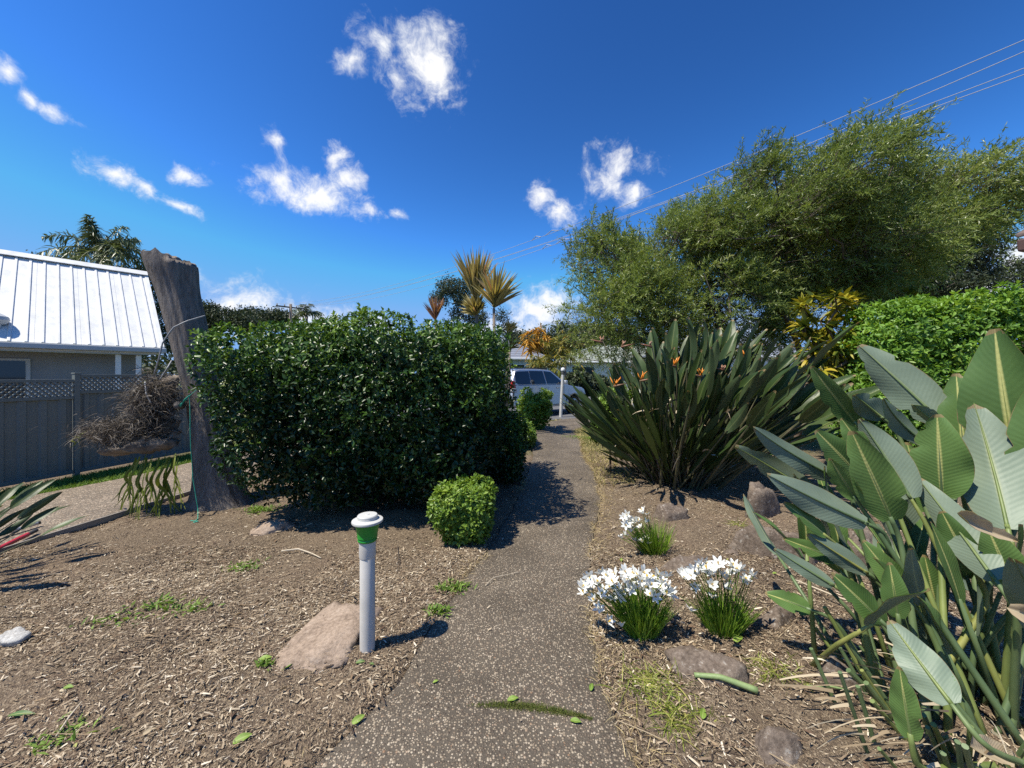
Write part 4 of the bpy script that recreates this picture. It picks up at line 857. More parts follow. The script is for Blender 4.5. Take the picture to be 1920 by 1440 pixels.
# ------------------------------------------------------------------ gums and far trees
def clump_tree(name, label, d, items, base_u, n, mat='gum_leaf', leaf=(.09, .2), dy=None, ntar=60, seed=51, k=9, cat='tree', r0=.02, group=None, bark='bark', jag=.3, js=None, inner=.3):
    s = d / FPX; E = [(P(u, v, d), (a * s, max(a, b) * s * .8 if dy is None else dy, b * s)) for u, v, a, b in items]
    bp = np.array([(base_u - 960) / FPX * d, d]); o = empty(name, (*bp, 0), label, cat, group)
    pos, nor = in_ellipsoids(E, n, inner, jag, 1.6 / (dy or 2) if js is None else js, seed)
    Q, D, N = rosettes(pos, nor, k, .9, 0); Q = Q + rng.normal(size=Q.shape) * leaf[1] * .8; m_ = len(Q)
    tone = np.repeat(np.clip(.45 + .3 * fbm(pos * .6, seed + 2) + rng.normal(size=len(pos)) * .15, 0, 1), k)
    tag(leaves('crown', SLIM, Q, D, rdir(m_), leaf[0] * rng.uniform(.7, 1.3, m_), leaf[1] * rng.uniform(.7, 1.3, m_), mat, o, rnd=tone, smooth=False), kind='stuff')
    top = max(e[0][2] for e in E); tg = list(pos[rng.integers(0, len(pos), ntar)])
    limbs('trunk', grow(None, tg, r0, stem=[np.array([*bp, -.2]), np.array([bp[0], d, max(1.0, top * .35)])], step=1.2, jit=.1), bark, o, 6)
    return o
clump_tree('gum_tree', 'dark gum tree rising behind the spiky cordylines', 36, [(845, 540, 26, 20), (825, 560, 20, 13), (868, 562, 15, 22), (880, 530, 14, 18), (940, 592, 16, 13), (895, 600, 22, 20), (950, 615, 14, 12), (860, 590, 16, 14)], 893, 1000, leaf=(.08, .24), ntar=70, seed=52, js=.8, inner=.1)
clump_tree('dark_tree', 'dark leafy tree behind the bottlebrush above the bright hedge', 13.5, [(1770, 460, 85, 62), (1720, 500, 90, 50), (1800, 510, 55, 40), (1640, 500, 90, 50), (1800, 440, 55, 35), (1590, 540, 90, 34), (1690, 545, 110, 34), (1790, 548, 55, 26)], 1740, 4600, leaf=(.045, .13), ntar=160, seed=53, r0=.012, js=.7)
clump_tree('thin_gum', 'sparse gum tree below the roof corner at right', 22, [(1905, 505, 38, 25), (1870, 520, 26, 14), (1918, 545, 30, 22)], 1910, 420, leaf=(.06, .18), seed=54, js=.7)
clump_tree('leafy_tree', 'green tree just right of the stump top behind the hedge', 26, [(392, 592, 22, 22), (425, 600, 26, 17), (458, 606, 22, 14), (375, 620, 30, 36)], 410, 1100, leaf=(.08, .2), seed=55, js=.6)
clump_tree('leafy_tree', 'dark low tree left of the distant power pole', 40, [(515, 598, 38, 14), (470, 600, 30, 18)], 500, 800, leaf=(.12, .3), seed=56, js=.4)
clump_tree('leafy_tree', 'dark tree under the palm behind the white roof', 24, [(85, 500, 45, 12), (150, 520, 80, 18), (250, 520, 40, 25), (285, 600, 25, 60)], 180, 1300, leaf=(.08, .22), seed=57, js=.6)
clump_tree('leafy_tree', 'distant tree with two tops above the golden palms', 62, [(1050, 620, 22, 17), (1015, 622, 9, 9), (1030, 645, 45, 20)], 1045, 700, leaf=(.25, .5), seed=58, js=.3)
clump_tree('leafy_tree', 'rounded distant tree at right of the green tiled roof', 56, [(1110, 632, 55, 26), (1160, 640, 40, 25), (1085, 650, 40, 25)], 1110, 900, leaf=(.22, .45), seed=59, js=.3)
clump_tree('leafy_tree', 'small distant tree right of the gum behind the hedge', 70, [(985, 640, 30, 14), (960, 638, 18, 16)], 980, 420, leaf=(.25, .5), seed=60, js=.3)
# far wood closing the horizon
pos = np.concatenate([np.c_[rng.uniform(-260, 260, 5200), rng.uniform(85, 120, 5200), np.zeros(5200)]])
hgt = 6.5 + 3.0 * fbm(np.c_[pos[:, :2] * .05, np.zeros(5200)], 61); pos[:, 2] = hgt * rng.random(5200) ** .5
Q, D, N = rosettes(pos, nrm(pos * 0 + np.array([0, -1, .6])), 6, .95, 0); Q += rng.normal(size=Q.shape) * .8
tag(leaves('distant_woodland', SLIM, Q, D, rdir(len(Q)), .75, 1.4, 'gum_leaf', rnd=np.repeat(np.clip(.4 + .3 * fbm(pos * .08, 62), 0, 1), 6), smooth=False), 'far off belt of dark trees along the horizon', 'woodland', kind='stuff')

# ------------------------------------------------------------------ palms, cordylines
def palm(name, label, base, top, nf, L, mat, ll=.55, lw=.035, seed=0, droop=.75, cat='palm', trunk_r=.14, up=(.1, 1.1), nl=34, plume=.5, tone=.45, lean=(0, 0)):
    o = empty(name, (base[0], base[1], 0), label, cat); top = np.array(top, float)
    MB().tube([(base[0], base[1], -.2), (base[0] * .5 + top[0] * .5, base[1] * .5 + top[1] * .5, top[2] * .5), top], [trunk_r * 1.2, trunk_r, trunk_r * .8], 10).build('trunk', 'pale_bark', o, smooth=True)
    for f in range(nf):
        a = f * 2.399 + rng.normal() * .15; e = rng.uniform(*up); d = np.array([math.cos(a) * math.cos(e) + lean[0], math.sin(a) * math.cos(e) + lean[1], math.sin(e)]); d /= np.linalg.norm(d)
        Lf = L * rng.uniform(.8, 1.1); t = np.linspace(0, 1, 9); c = top + d * (Lf * t)[:, None]; c[:, 2] -= droop * Lf * t ** 2 * rng.uniform(.7, 1.2) * (.35 + .65 * math.cos(e))
        fr = MB().tube(c, np.linspace(.03, .006, 9) * (L / 2.5), 5).build('frond', 'palm_stem', o)
        s = np.repeat(np.linspace(.12, 1, nl), 2); cc = np.stack([np.interp(s, t, c[:, i]) for i in range(3)], 1); tg = nrm(np.stack([np.interp(s, t, np.gradient(c[:, i], t)) for i in range(3)], 1))
        sd = nrm(np.cross(tg, UP)); sg = np.tile([1, -1], nl)[:, None]; D = nrm(tg * .55 + sd * sg * .8 + rng.normal(size=cc.shape) * .25 * plume * 2 + UP * rng.normal(size=(len(s), 1)) * plume)
        V, l, z_, kk = ribbons(cc, D, ll * (np.sin(s * 2.6 + .35)) * rng.uniform(.8, 1.1, len(s)), lw, .55, (.5, 1, .7, .1), N=nrm(UP + rng.normal(size=cc.shape) * .4))
        tag(npobj('leaflets', V, l, z_, mat, fr, attrs={'rnd': np.repeat(np.clip(rng.normal(tone, .2, len(s)), 0, 1), kk)}, smooth=True), kind='stuff')
    return o
smat('palm_stem', [(.10, .12, .05), (.2, .2, .08)], 6, .6, .1)
palm('queen_palm', 'plumed grey green palm behind the white roof', P(180, 705, 22)[:2], P(186, 470, 22), 28, 2.9, 'palm_leaf', ll=.75, lw=.065, up=(-.1, 1.35), nl=40, plume=.6)
palm('small_palm', 'small distant palm beside the power pole', P(575, 705, 40)[:2], P(575, 588, 40), 11, 2.2, 'palm_leaf', ll=.7, lw=.10, up=(.2, 1.3), nl=22)
for u, v, d, nf, lab in ((1040, 668, 22, 13, 'golden cane palm in front of the far white house'), (1060, 650, 23.5, 12, 'taller golden cane palm beside the green tiled roof'), (1022, 690, 21.5, 10, 'short golden cane palm just above the silver car')):
    palm('cane_palm', lab, P(u, 705, d)[:2], P(u, v, d), nf, 1.7, 'gold_palm_leaf', ll=.5, lw=.06, up=(.2, 1.3), nl=24, trunk_r=.06, tone=.4)
def spiky(name, label, d, heads, base_u, mat, n=70, w=.045, cat='cordyline', tr=.05):
    o = empty(name, ((base_u - 960) / FPX * d, d, 0), label, cat); s = d / FPX
    b = np.array([(base_u - 960) / FPX * d, d, -.1])
    for u, v, Lpx, tilt, spread in heads:
        h = P(u, v, d); MB().tube([b, b * .4 + h * .6 + np.array([.05, 0, 0]), h], [tr, tr * .9, tr * .7], 8).build('trunk', 'pale_bark', o, smooth=True)
        ax = np.array([math.sin(tilt), 0, math.cos(tilt)]); D = nrm(ax + rdir(n) * spread); dn = D @ ax
        blades('leaf_head', h + ax * rng.random(n)[:, None] * .25 * Lpx * s, D, Lpx * s * rng.uniform(.65, 1.0, n) * np.clip(dn + .25, .5, 1), w, .04 + .25 * (1 - dn), mat, o, prof=(.5, 1, .9, .55, .05), N=rdir(n), rnd=np.clip(rng.normal(.5, .25, n), 0, 1))
    return o
spiky('cordyline', 'tallest spiky straw coloured cordyline behind the hedge', 10.5, [(893, 570, 100, -.02, .50), (893, 592, 45, -.2, .9)], 893, 'cordyline_leaf', n=170, w=.065)
spiky('cordyline', 'fan shaped spiky cordyline right of the tallest one', 10.0, [(926, 578, 78, .10, .78)], 921, 'cordyline_leaf', n=140, w=.065)
spiky('cordyline', 'small reddish spiky cordyline poking above the hedge', 9.5, [(817, 602, 46, -.05, .55)], 817, 'red_cordyline_leaf', n=60)
spiky('cordyline', 'striped pale cordyline at the hedge end above the car', 10.5, [(955, 655, 34, .6, .8), (950, 625, 30, .3, .8)], 945, 'cordyline_leaf', n=40)
hd = [P(985 + rng.random() * 45, 618 + rng.random() * 45, 23 + rng.random()) for _ in range(16)]
rosette_shrub('orange_shrub', 'orange leaved shrub above the roof of the silver car', 'shrub', hd, 'orange_leaf', .7, .10, 16, (1.4, 23.4), droop=.6)

# ------------------------------------------------------------------ tree stump, staghorn fern, twine
m, nt, b = new_mat('stump_bark'); v = objco(nt, (1, 1, .14)); v2 = objco(nt)
f = noise(nt, v, 16, 8, .7); fine = noise(nt, v, 55, 6, .75); big = noise(nt, v2, 1.6, 5)
c = ramp(nt, f, [(.3, (.075, .066, .06)), (.5, (.19, .17, .155)), (.72, (.33, .30, .275))])
c = mixc(nt, .5, c, ramp(nt, fine, [(.35, (.07, .06, .055)), (.65, (.30, .27, .245))]))
c = mixc(nt, mth(nt, 'MULTIPLY', ramp(nt, big, [(.5, (0, 0, 0)), (.75, (1, 1, 1))]), .45), c, (.22, .17, .13)); nt.links.new(c, b.inputs['Base Color'])
b.inputs['Roughness'].default_value = .95; b.inputs['Specular IOR Level'].default_value = .15
bump(nt, b, mth(nt, 'ADD', f, mth(nt, 'MULTIPLY', fine, .5)), 1.0, .03)
smat('cut_wood', [(.16, .12, .09), (.30, .24, .18)], 20, .9, .5)
sb, st_ = P(418, 940, 4.85), P(318, 478, 4.75); sb[2] = -.12
na, nl = 96, 60; t = np.linspace(0, 1, nl); th_ = np.linspace(0, 2 * math.pi, na, endpoint=False)
T, TH = np.meshgrid(t, th_, indexing='ij'); cen = sb + (st_ - sb) * T[..., None]
cen[..., 0] += .05 * np.sin(T * 3.1)
r = .215 + .01 * T ** 2 + .21 * np.exp(-T / .085) + .045 * np.exp(-((T - .97) / .08) ** 2) - .035 * np.exp(-((T - .45) / .2) ** 2)
q3 = np.stack([np.cos(TH), np.sin(TH), T * 1.2], -1).reshape(-1, 3)
fl = np.stack([np.cos(TH) * 5.5, np.sin(TH) * 5.5, T * 2.0], -1).reshape(-1, 3); fg = np.stack([np.cos(TH) * 13, np.sin(TH) * 13, T * 5], -1).reshape(-1, 3)
r = r * (1 + .10 * fbm(q3 * 1.3, 71).reshape(T.shape) + .055 * vnoise(fl, 72).reshape(T.shape) + .028 * vnoise(fg, 73).reshape(T.shape) + .16 * np.exp(-T / .06) * np.cos(TH * 3 + 1))
jag = np.where(T > .97, 1, 0) * (.035 * vnoise(np.stack([np.cos(TH) * 4, np.sin(TH) * 4, TH * 0], -1).reshape(-1, 3), 74).reshape(T.shape) - .10 * np.cos(TH) * (np.cos(TH) > .2))
V = cen + np.stack([np.cos(TH) * r, np.sin(TH) * r * .95, jag], -1); i = np.arange(nl * na).reshape(nl, na)
qd = np.stack([i[:-1], np.roll(i[:-1], -1, 1), np.roll(i[1:], -1, 1), i[1:]], -1).reshape(-1, 4)
stump = empty('tree_stump', sb * [1, 1, 0], 'tall leaning dead tree stump with rough bark', 'stump')
npobj('bole', V.reshape(-1, 3), qd, np.full(len(qd), 4), 'stump_bark', stump, smooth=True)
rim = V[-1]; k = 8; cc = rim.mean(0) - np.array([0, 0, .07]); fr_ = np.linspace(0, 1, k); TV = rim[None] * (1 - fr_)[:, None, None] + cc * fr_[:, None, None]
TV[1:, :, 2] += .04 * vnoise(TV[1:].reshape(-1, 3) * 12, 75).reshape(k - 1, na); i = np.arange(k * na).reshape(k, na)
qd = np.stack([i[:-1], np.roll(i[:-1], -1, 1), np.roll(i[1:], -1, 1), i[1:]], -1).reshape(-1, 4)
npobj('broken_top', TV.reshape(-1, 3), qd, np.full(len(qd), 4), 'cut_wood', stump, smooth=False)
for u, v, d, L in ((335, 760, 4.5, .10),):
    p = P(u, v, d); MB().lathe([(.05, -.04), (.045, .03), (.02, .05)], p, 9, ((1, 0, 0), (0, 0, 1), (0, -1, 0))).build('knot', 'stump_bark', stump, smooth=True)
# staghorn fern on the left of the stump
smat('shield_brown', [(.075, .058, .045), (.16, .13, .10), (.30, .25, .195)], 7, .9, .6, .01, (.5, .5, 2))
leaf_mat('strap_leaf', [(0, (.10, .14, .02)), (.5, (.20, .24, .035)), (1, (.36, .36, .06))], .5, .35, .3)
sc0 = P(285, 790, 4.6); fern = empty('staghorn_fern', (sc0[0], sc0[1], 0), 'staghorn fern with brown shield fronds mounted on the stump', 'fern')
def sheet(name, mat, parent, fn_, nu=18, nv=10, th=.006):
    U, W_ = np.meshgrid(np.linspace(0, 1, nu), np.linspace(-1, 1, nv), indexing='ij'); A = fn_(U, W_); i = np.arange(nu * nv).reshape(nu, nv)
    qd = np.stack([i[:-1, :-1], i[:-1, 1:], i[1:, 1:], i[1:, :-1]], -1).reshape(-1, 4)
    o = npobj(name, A.reshape(-1, 3), qd, np.full(len(qd), 4), mat, parent, smooth=True); s = o.modifiers.new('thick', 'SOLIDIFY'); s.thickness = th; return o
def shield(p0, p1, w_, bow, ph):
    p0, p1 = np.array(p0), np.array(p1); ax = p1 - p0
    def f(U, W_):
        wid = w_ * np.sin(np.clip(U * 2.6 + .35, 0, 3.0)) ** .6; x = p0 + ax * U[..., None]
        x = x + np.array([0, -1, 0]) * (bow * (1 - W_ ** 2) * np.sin(U * 2.4 + .3))[..., None] + np.array([0, .25, 1]) * (W_ * wid)[..., None]
        n_ = fbm(x.reshape(-1, 3) * 7 + ph, 76).reshape(U.shape); n2_ = fbm(x.reshape(-1, 3) * 26 + ph, 79).reshape(U.shape); return x + np.stack([.04 * n_, -.05 * n_ - .012 * n2_, .045 * n_ + .014 * n2_], -1)
    sheet('shield_frond', 'shield_brown', fern, f, 34, 18)
shield(P(340, 815, 4.58), P(190, 850, 4.45), .10, .10, 0); shield(P(338, 828, 4.50), P(215, 846, 4.36), .08, .09, 3); shield(P(338, 800, 4.62), P(160, 815, 4.5), .13, .11, 7)
shield(P(325, 745, 4.62), P(240, 770, 4.5), .20, .15, 11); shield(P(335, 730, 4.7), P(262, 745, 4.6), .20, .10, 15)
n = 12000; cpt = np.where(rng.random((n, 1)) < .5, P(288, 750, 4.50) + rng.normal(size=(n, 3)) * [.12, .09, .13], P(232, 806, 4.44) + rng.normal(size=(n, 3)) * [.20, .08, .07])
tag(blades('root_fibres', cpt, nrm(rng.normal(size=(n, 3)) * [1.3, .6, .5] + [-.35, -.1, -.05]), rng.uniform(.04, .15, n), rng.uniform(.002, .007, n), .45, 'fibre', fern, prof=(1, 1, .8, .5, .1)), kind='stuff')
def lump(c, h, seed):
    ph, tt = np.meshgrid(np.linspace(0, math.pi, 22), np.linspace(0, 2 * math.pi, 30, endpoint=False), indexing='ij'); d = np.stack([np.sin(ph) * np.cos(tt), np.sin(ph) * np.sin(tt), np.cos(ph)], -1).reshape(-1, 3)
    V = c + d * np.array(h) * (1 + .3 * fbm(d * 2 + seed, seed) + .12 * vnoise(d * 9, seed + 2))[:, None]; i = np.arange(660).reshape(22, 30); qd = np.stack([i[:-1], i[1:], np.roll(i[1:], -1, 1), np.roll(i[:-1], -1, 1)], -1).reshape(-1, 4)
    npobj('root_ball', V, qd, np.full(len(qd), 4), 'shield_brown', fern, smooth=True)
lump(P(290, 742, 4.62), (.14, .09, .14), 81); lump(P(245, 800, 4.55), (.20, .08, .06), 82)
def strap(p, L, yaw, lean, w_=.035, fork=True):
    t = np.linspace(0, 1, 12); d = np.array([lean, -.15 + .1 * math.sin(yaw), -1.0]); d /= np.linalg.norm(d); sd = np.array([math.cos(yaw), math.sin(yaw), 0])
    mb = MB()
    def ribbon(c, wd, ):
        o_ = len(mb.v); vs = []
        for x, w1 in zip(c, wd): vs += [x - sd * w1 / 2, x + np.array([0, -.006, 0]), x + sd * w1 / 2]
        mb.add(vs, [(3 * i + j, 3 * i + j + 1, 3 * i + j + 4, 3 * i + j + 3) for i in range(len(c) - 1) for j in (0, 1)])
    k1 = L * .55; c = p + d * (k1 * t)[:, None]; c += np.outer(.03 * np.sin(t * 5 + yaw), sd) + np.outer(-.06 * np.sin(t * 3.1), [0, 1, 0])
    ribbon(c, w_ * (.5 + .6 * t)); e = c[-1]
    for s in ((-1, 1) if fork else (1,)):
        c2 = e + (d + sd * s * .28) * (L * .45 * t)[:, None] + np.outer(s * .02 * np.sin(t * 4), sd); ribbon(c2, w_ * (.75 - .55 * t))
        if fork:
            e2 = c2[6]; c3 = e2 + (d + sd * s * .65) * (L * .2 * t)[:, None]; ribbon(c3, w_ * (.45 - .4 * t))
    o = mb.build('strap_frond', 'strap_leaf', fern, smooth=True); a = o.data.attributes.new('rnd', 'FLOAT', 'POINT'); a.data.foreach_set('value', np.full(len(o.data.vertices), np.clip(rng.normal(.4, .22), 0, 1), np.float32))
for u, v, L, lean in ((262, 856, .55, -.08), (272, 858, .62, .05), (258, 862, .66, -.04), (285, 862, .45, .1), (298, 858, .56, .0), (308, 860, .6, .08), (318, 856, .5, .12), (300, 866, .42, -.15), (330, 850, .46, .25), (288, 854, .66, -.1), (322, 860, .62, .05), (268, 862, .5, .12), (276, 850, .7, -.03), (312, 852, .7, .02), (254, 858, .48, -.1), (335, 858, .55, .18)):
    strap(P(u, v, 4.50 + rng.normal() * .05), L * 1.05, rng.uniform(-.9, .9), lean, .042)
for u, v in ((160, 808), (152, 815)): strap(P(u, v, 4.45), .16, .2, -.5, .03, False)
# green twine tied round the stump
smat('teal_twine', [(.02, .30, .20), (.04, .42, .30)], 20, .7, .2)
tw = empty('twine', (sb[0], 4.3, 0), 'teal green twine tied round the stump and hanging down', 'twine')
def wig(pts, k=24, a=.006):
    A = resample3(np.array(pts), k); return A + a * np.stack([vnoise(A * 9 + j * 5, 77) for j in range(3)], 1)
def resample3(A, n):
    s = np.concatenate([[0], np.cumsum(np.linalg.norm(np.diff(A, axis=0), axis=1))]); t = np.linspace(0, s[-1], n); return np.stack([np.interp(t, s, A[:, i]) for i in range(3)], 1)
MB().tube(wig([P(335, 768, 4.50), P(345, 752, 4.44), P(355, 742, 4.42)]), .008, 6).build('knot', 'teal_twine', tw); MB().tube(wig([P(337, 760, 4.48), P(352, 748, 4.43)]), .006, 6).build('knot', 'teal_twine', tw)
MB().tube(wig([P(355, 742, 4.43), P(357, 820, 4.40), P(362, 900, 4.40), P(371, 955, 4.38), P(371, 975, 4.30)], 40, .004), .004, 6).build('hanging_cord', 'teal_twine', tw)
MB().tube(wig([P(371, 972, 4.31), P(362, 980, 4.2), P(371, 977, 4.22), P(358, 976, 4.25)], 16, .01), .004, 6).build('loose_end', 'teal_twine', tw)
MB().tube(wig([P(355, 742, 4.43), P(375, 725, 4.5), P(392, 712, 4.6)], 14, .003), .003, 5).build('tied_cord', 'teal_twine', tw)
smat('grey_hose', [(.24, .24, .24), (.36, .36, .36)], 8, .5, .1)
for pts, lab in (((P(384, 592, 4.66), P(350, 602, 4.46), P(325, 614, 4.40), P(305, 642, 4.36), P(298, 672, 4.36), P(288, 705, 4.42)), 'thin grey cable curving over the upper stump'),
                 ((P(272, 716, 4.42), P(274, 738, 4.36), P(283, 756, 4.36)), 'short grey cable end poking from the fern roots'), ((P(300, 712, 4.46), P(314, 690, 4.44), P(322, 676, 4.5)), 'short grey wire between fern and stump')):
    tag(MB().tube(resample3(np.array(pts), 20), .008, 7).build('grey_cable', 'grey_hose', smooth=True), lab, 'cable')

# ------------------------------------------------------------------ rocks
def rock_mat(name, cols, lichen):
    m, nt, b = new_mat(name); v = objco(nt); c = ramp(nt, noise(nt, v, 6, 8, .65), [(.34, cols[0]), (.5, cols[1]), (.66, cols[2])])
    c = mixc(nt, .45, c, ramp(nt, noise(nt, v, 45, 6, .75), [(.35, tuple(x * .45 for x in cols[0])), (.65, tuple(x * 1.25 for x in cols[2]))]))
    c = mixc(nt, mth(nt, 'MULTIPLY', ramp(nt, noise(nt, v, 22, 5, .7), [(.58, (0, 0, 0)), (.66, (1, 1, 1))]), lichen), c, (.42, .40, .36)); nt.links.new(c, b.inputs['Base Color'])
    b.inputs['Roughness'].default_value = .92; b.inputs['Specular IOR Level'].default_value = .2; bump(nt, b, mth(nt, 'ADD', noise(nt, v, 14, 9, .75), mth(nt, 'MULTIPLY', noise(nt, v, 80, 5, .75), .25)), .9, .014)
rock_mat('red_rock', [(.20, .148, .11), (.32, .24, .178), (.41, .32, .245)], .12); rock_mat('dark_rock', [(.085, .064, .05), (.15, .115, .09), (.24, .195, .155)], .6); rock_mat('pale_rock', [(.34, .33, .31), (.46, .45, .42), (.55, .54, .51)], .2)
def rock(label, u0, u1, vfront, w_ratio, h, mat, seed, rot=0, sink=.35, group=None, ang=1.6, cuts=11):
    """boulder whose front foot meets the ground at row vfront between columns u0 and u1"""
    x0, y0 = G(u0, vfront); x1, _ = G(u1, vfront); a = (x1 - x0) / 2; bb = a * w_ratio; c = np.array([(x0 + x1) / 2, y0 + bb * .8, 0])
    n1_, n2_ = 30, 40; ph = np.linspace(0, math.pi, n1_); tt = np.linspace(0, 2 * math.pi, n2_, endpoint=False); PH, TT = np.meshgrid(ph, tt, indexing='ij')
    d = np.stack([np.sin(PH) * np.cos(TT), np.sin(PH) * np.sin(TT), np.cos(PH)], -1).reshape(-1, 3)
    d = d / (np.abs(d) ** 3.2).sum(1, keepdims=True) ** (1 / 3.2)
    rr = 1 + .20 * fbm(d * ang + seed, seed) + .06 * fbm(d * 5 + seed, seed + 3); r_s = np.random.default_rng(seed); pl_ = rr
    for _ in range(cuts):
        nn_ = nrm(r_s.normal(size=3) * [1, 1, .8]); dd = d @ nn_; pl_ = np.where(dd > .05, np.minimum(pl_, r_s.uniform(.62, .95) / np.maximum(dd, .05)), pl_)
    pl_ = pl_ + .035 * fbm(d * 6 + seed * 2, seed + 8); q = d * pl_[:, None] * [a, bb, h / (1 - sink * .5)]
    cr_, sr_ = math.cos(rot), math.sin(rot); q = q @ np.array([[cr_, sr_, 0], [-sr_, cr_, 0], [0, 0, 1]]); V = q + c + [0, 0, -h * sink * .5]
    i = np.arange(n1_ * n2_).reshape(n1_, n2_); qd = np.stack([i[:-1], i[1:], np.roll(i[1:], -1, 1), np.roll(i[:-1], -1, 1)], -1).reshape(-1, 4)
    o = npobj('rock', V - c, qd, np.full(len(qd), 4), mat, smooth=True); o.location = c; return tag(o, label, 'rock', group)
rock('broad flat reddish rock beside the grey bollard', 492, 655, 1246, 1.25, .075, 'red_rock', 4, -.1, sink=.6, cuts=5)
rock('small pale stone at the left edge of the mulch', -28, 38, 1212, .6, .05, 'pale_rock', 5)
rock('low tan stone at the foot of the hedge near the stump', 450, 528, 1002, .7, .07, 'red_rock', 7, .4)
rock('dark sloping rock in front of the white lilies', 1272, 1415, 1292, .62, .09, 'dark_rock', 9, -.5)
rock('rounded dark rock with white lichen at the bottom', 1420, 1535, 1440, .8, .10, 'dark_rock', 11, .2)
rock('angular brown rock shaded by the big leaves', 1545, 1665, 1312, .6, .14, 'dark_rock', 13, -.3)
rock('large dark rock slab behind the big leaved plant', 1395, 1560, 1062, .45, .26, 'dark_rock', 15, -.25)
rock('grey angular rock below the bird of paradise clump', 1400, 1490, 972, .6, .30, 'dark_rock', 17, .3, ang=2.2)
rock('small brown rock behind the smallest lily clump', 1222, 1300, 978, .6, .16, 'dark_rock', 19, .1, ang=2.2)
rock('half buried dark rock behind the right lily clump', 1245, 1345, 1078, .6, .09, 'dark_rock', 21, -.2)
rock('brown rock just right of the right lily clump', 1425, 1530, 1186, .6, .10, 'dark_rock', 23, .4)
rock('brown rock under the fanned leaf stalks', 1600, 1720, 1075, .5, .30, 'dark_rock', 25, .1)
rock('small flat stone between lilies and rock slab', 1350, 1402, 1048, .5, .05, 'dark_rock', 27, .1)

# ------------------------------------------------------------------ bird of paradise plants
def strel_mat(name, c1, c2, rib, rough=.42, vein=.5):
    m, nt, b = new_mat(name); ac = nt.nodes.new('ShaderNodeAttribute'); ac.attribute_name = 'across'; al = nt.nodes.new('ShaderNodeAttribute'); al.attribute_name = 'along'
    rd = nt.nodes.new('ShaderNodeAttribute'); rd.attribute_name = 'rnd'
    aa = mth(nt, 'ABSOLUTE', ac.outputs['Fac']); ph = mth(nt, 'SUBTRACT', mth(nt, 'MULTIPLY', al.outputs['Fac'], 150.), mth(nt, 'MULTIPLY', aa, 24.))
    wv_ = mth(nt, 'SINE', ph); c = ramp(nt, mth(nt, 'ADD', mth(nt, 'MULTIPLY', noise(nt, objco(nt), 9, 5), .5), mth(nt, 'MULTIPLY', rd.outputs['Fac'], .5)), [(.2, c1), (.8, c2)])
    c = mixc(nt, mth(nt, 'MULTIPLY', mth(nt, 'MULTIPLY', mth(nt, 'ADD', wv_, 1), noise(nt, objco(nt), 5, 3)), .04 * vein), c, tuple(min(1, x * 1.9) for x in c2))
    k = nt.nodes.new('ShaderNodeMapRange'); nt.links.new(aa, k.inputs['Value']); k.inputs['From Min'].default_value = .10; k.inputs['From Max'].default_value = .045
    c = mixc(nt, k.outputs[0], c, rib)
    # browned tips and edges
    ed = mth(nt, 'MULTIPLY', mth(nt, 'MULTIPLY', mth(nt, 'GREATER_THAN', mth(nt, 'ADD', mth(nt, 'MAXIMUM', al.outputs['Fac'], mth(nt, 'MULTIPLY', aa, .97)), mth(nt, 'MULTIPLY', noise(nt, objco(nt), 11, 5), .12)), 1.022), .8), 1.0)
    c = mixc(nt, ed, c, (.30, .21, .10)); nt.links.new(c, b.inputs['Base Color']); b.inputs['Roughness'].default_value = rough; b.inputs['Specular IOR Level'].default_value = .45
    bump(nt, b, mth(nt, 'ADD', mth(nt, 'MULTIPLY', mth(nt, 'MULTIPLY', wv_, noise(nt, objco(nt), 7, 3)), .5), noise(nt, objco(nt), 40, 5)), .16 * vein + .1, .004)
    t = nt.nodes.new('ShaderNodeBsdfTranslucent'); nt.links.new(mixc(nt, 1., c, (1.2, 1.25, .4), 'MULTIPLY'), t.inputs['Color']); mx = nt.nodes.new('ShaderNodeMixShader'); mx.inputs[0].default_value = .24
    nt.links.new(b.outputs[0], mx.inputs[1]); nt.links.new(t.outputs[0], mx.inputs[2]); nt.links.new(mx.outputs[0], nt.nodes['Material Output'].inputs['Surface'])
strel_mat('strel_upper', (.085, .16, .045), (.16, .27, .075), (.55, .55, .20)); strel_mat('strel_under', (.15, .205, .145), (.25, .315, .225), (.32, .37, .22), .5)
strel_mat('strel_dark', (.030, .058, .016), (.070, .115, .030), (.17, .21, .07), .42); strel_mat('strel_dark_under', (.05, .085, .036), (.10, .145, .065), (.15, .19, .08), .45)
strel_mat('strel_dead', (.36, .27, .16), (.58, .49, .35), (.5, .42, .28), .8)
m, nt, b = new_mat('strel_stalk'); nt.links.new(ramp(nt, noise(nt, objco(nt, (1, 1, .2)), 12, 5), [(.3, (.085, .135, .055)), (.7, (.175, .235, .11))]), b.inputs['Base Color']); b.inputs['Roughness'].default_value = .5
oi = nt.nodes.new('ShaderNodeObjectInfo'); base_c = b.inputs['Base Color'].links[0].from_socket
nt.links.new(mixc(nt, 1.0, base_c, ramp(nt, oi.outputs['Random'], [(0, (.65, .72, .7)), (.5, (1.0, 1.0, .9)), (.85, (1.35, 1.2, .75)), (1, (1.9, 1.35, .8))]), 'MULTIPLY'), b.inputs['Base Color'])
m, nt, b = new_mat('strel_stalk_dark'); nt.links.new(ramp(nt, noise(nt, objco(nt, (1, 1, .2)), 12, 5), [(.3, (.05, .065, .028)), (.5, (.09, .09, .045)), (.75, (.20, .155, .095))]), b.inputs['Base Color']); b.inputs['Roughness'].default_value = .6
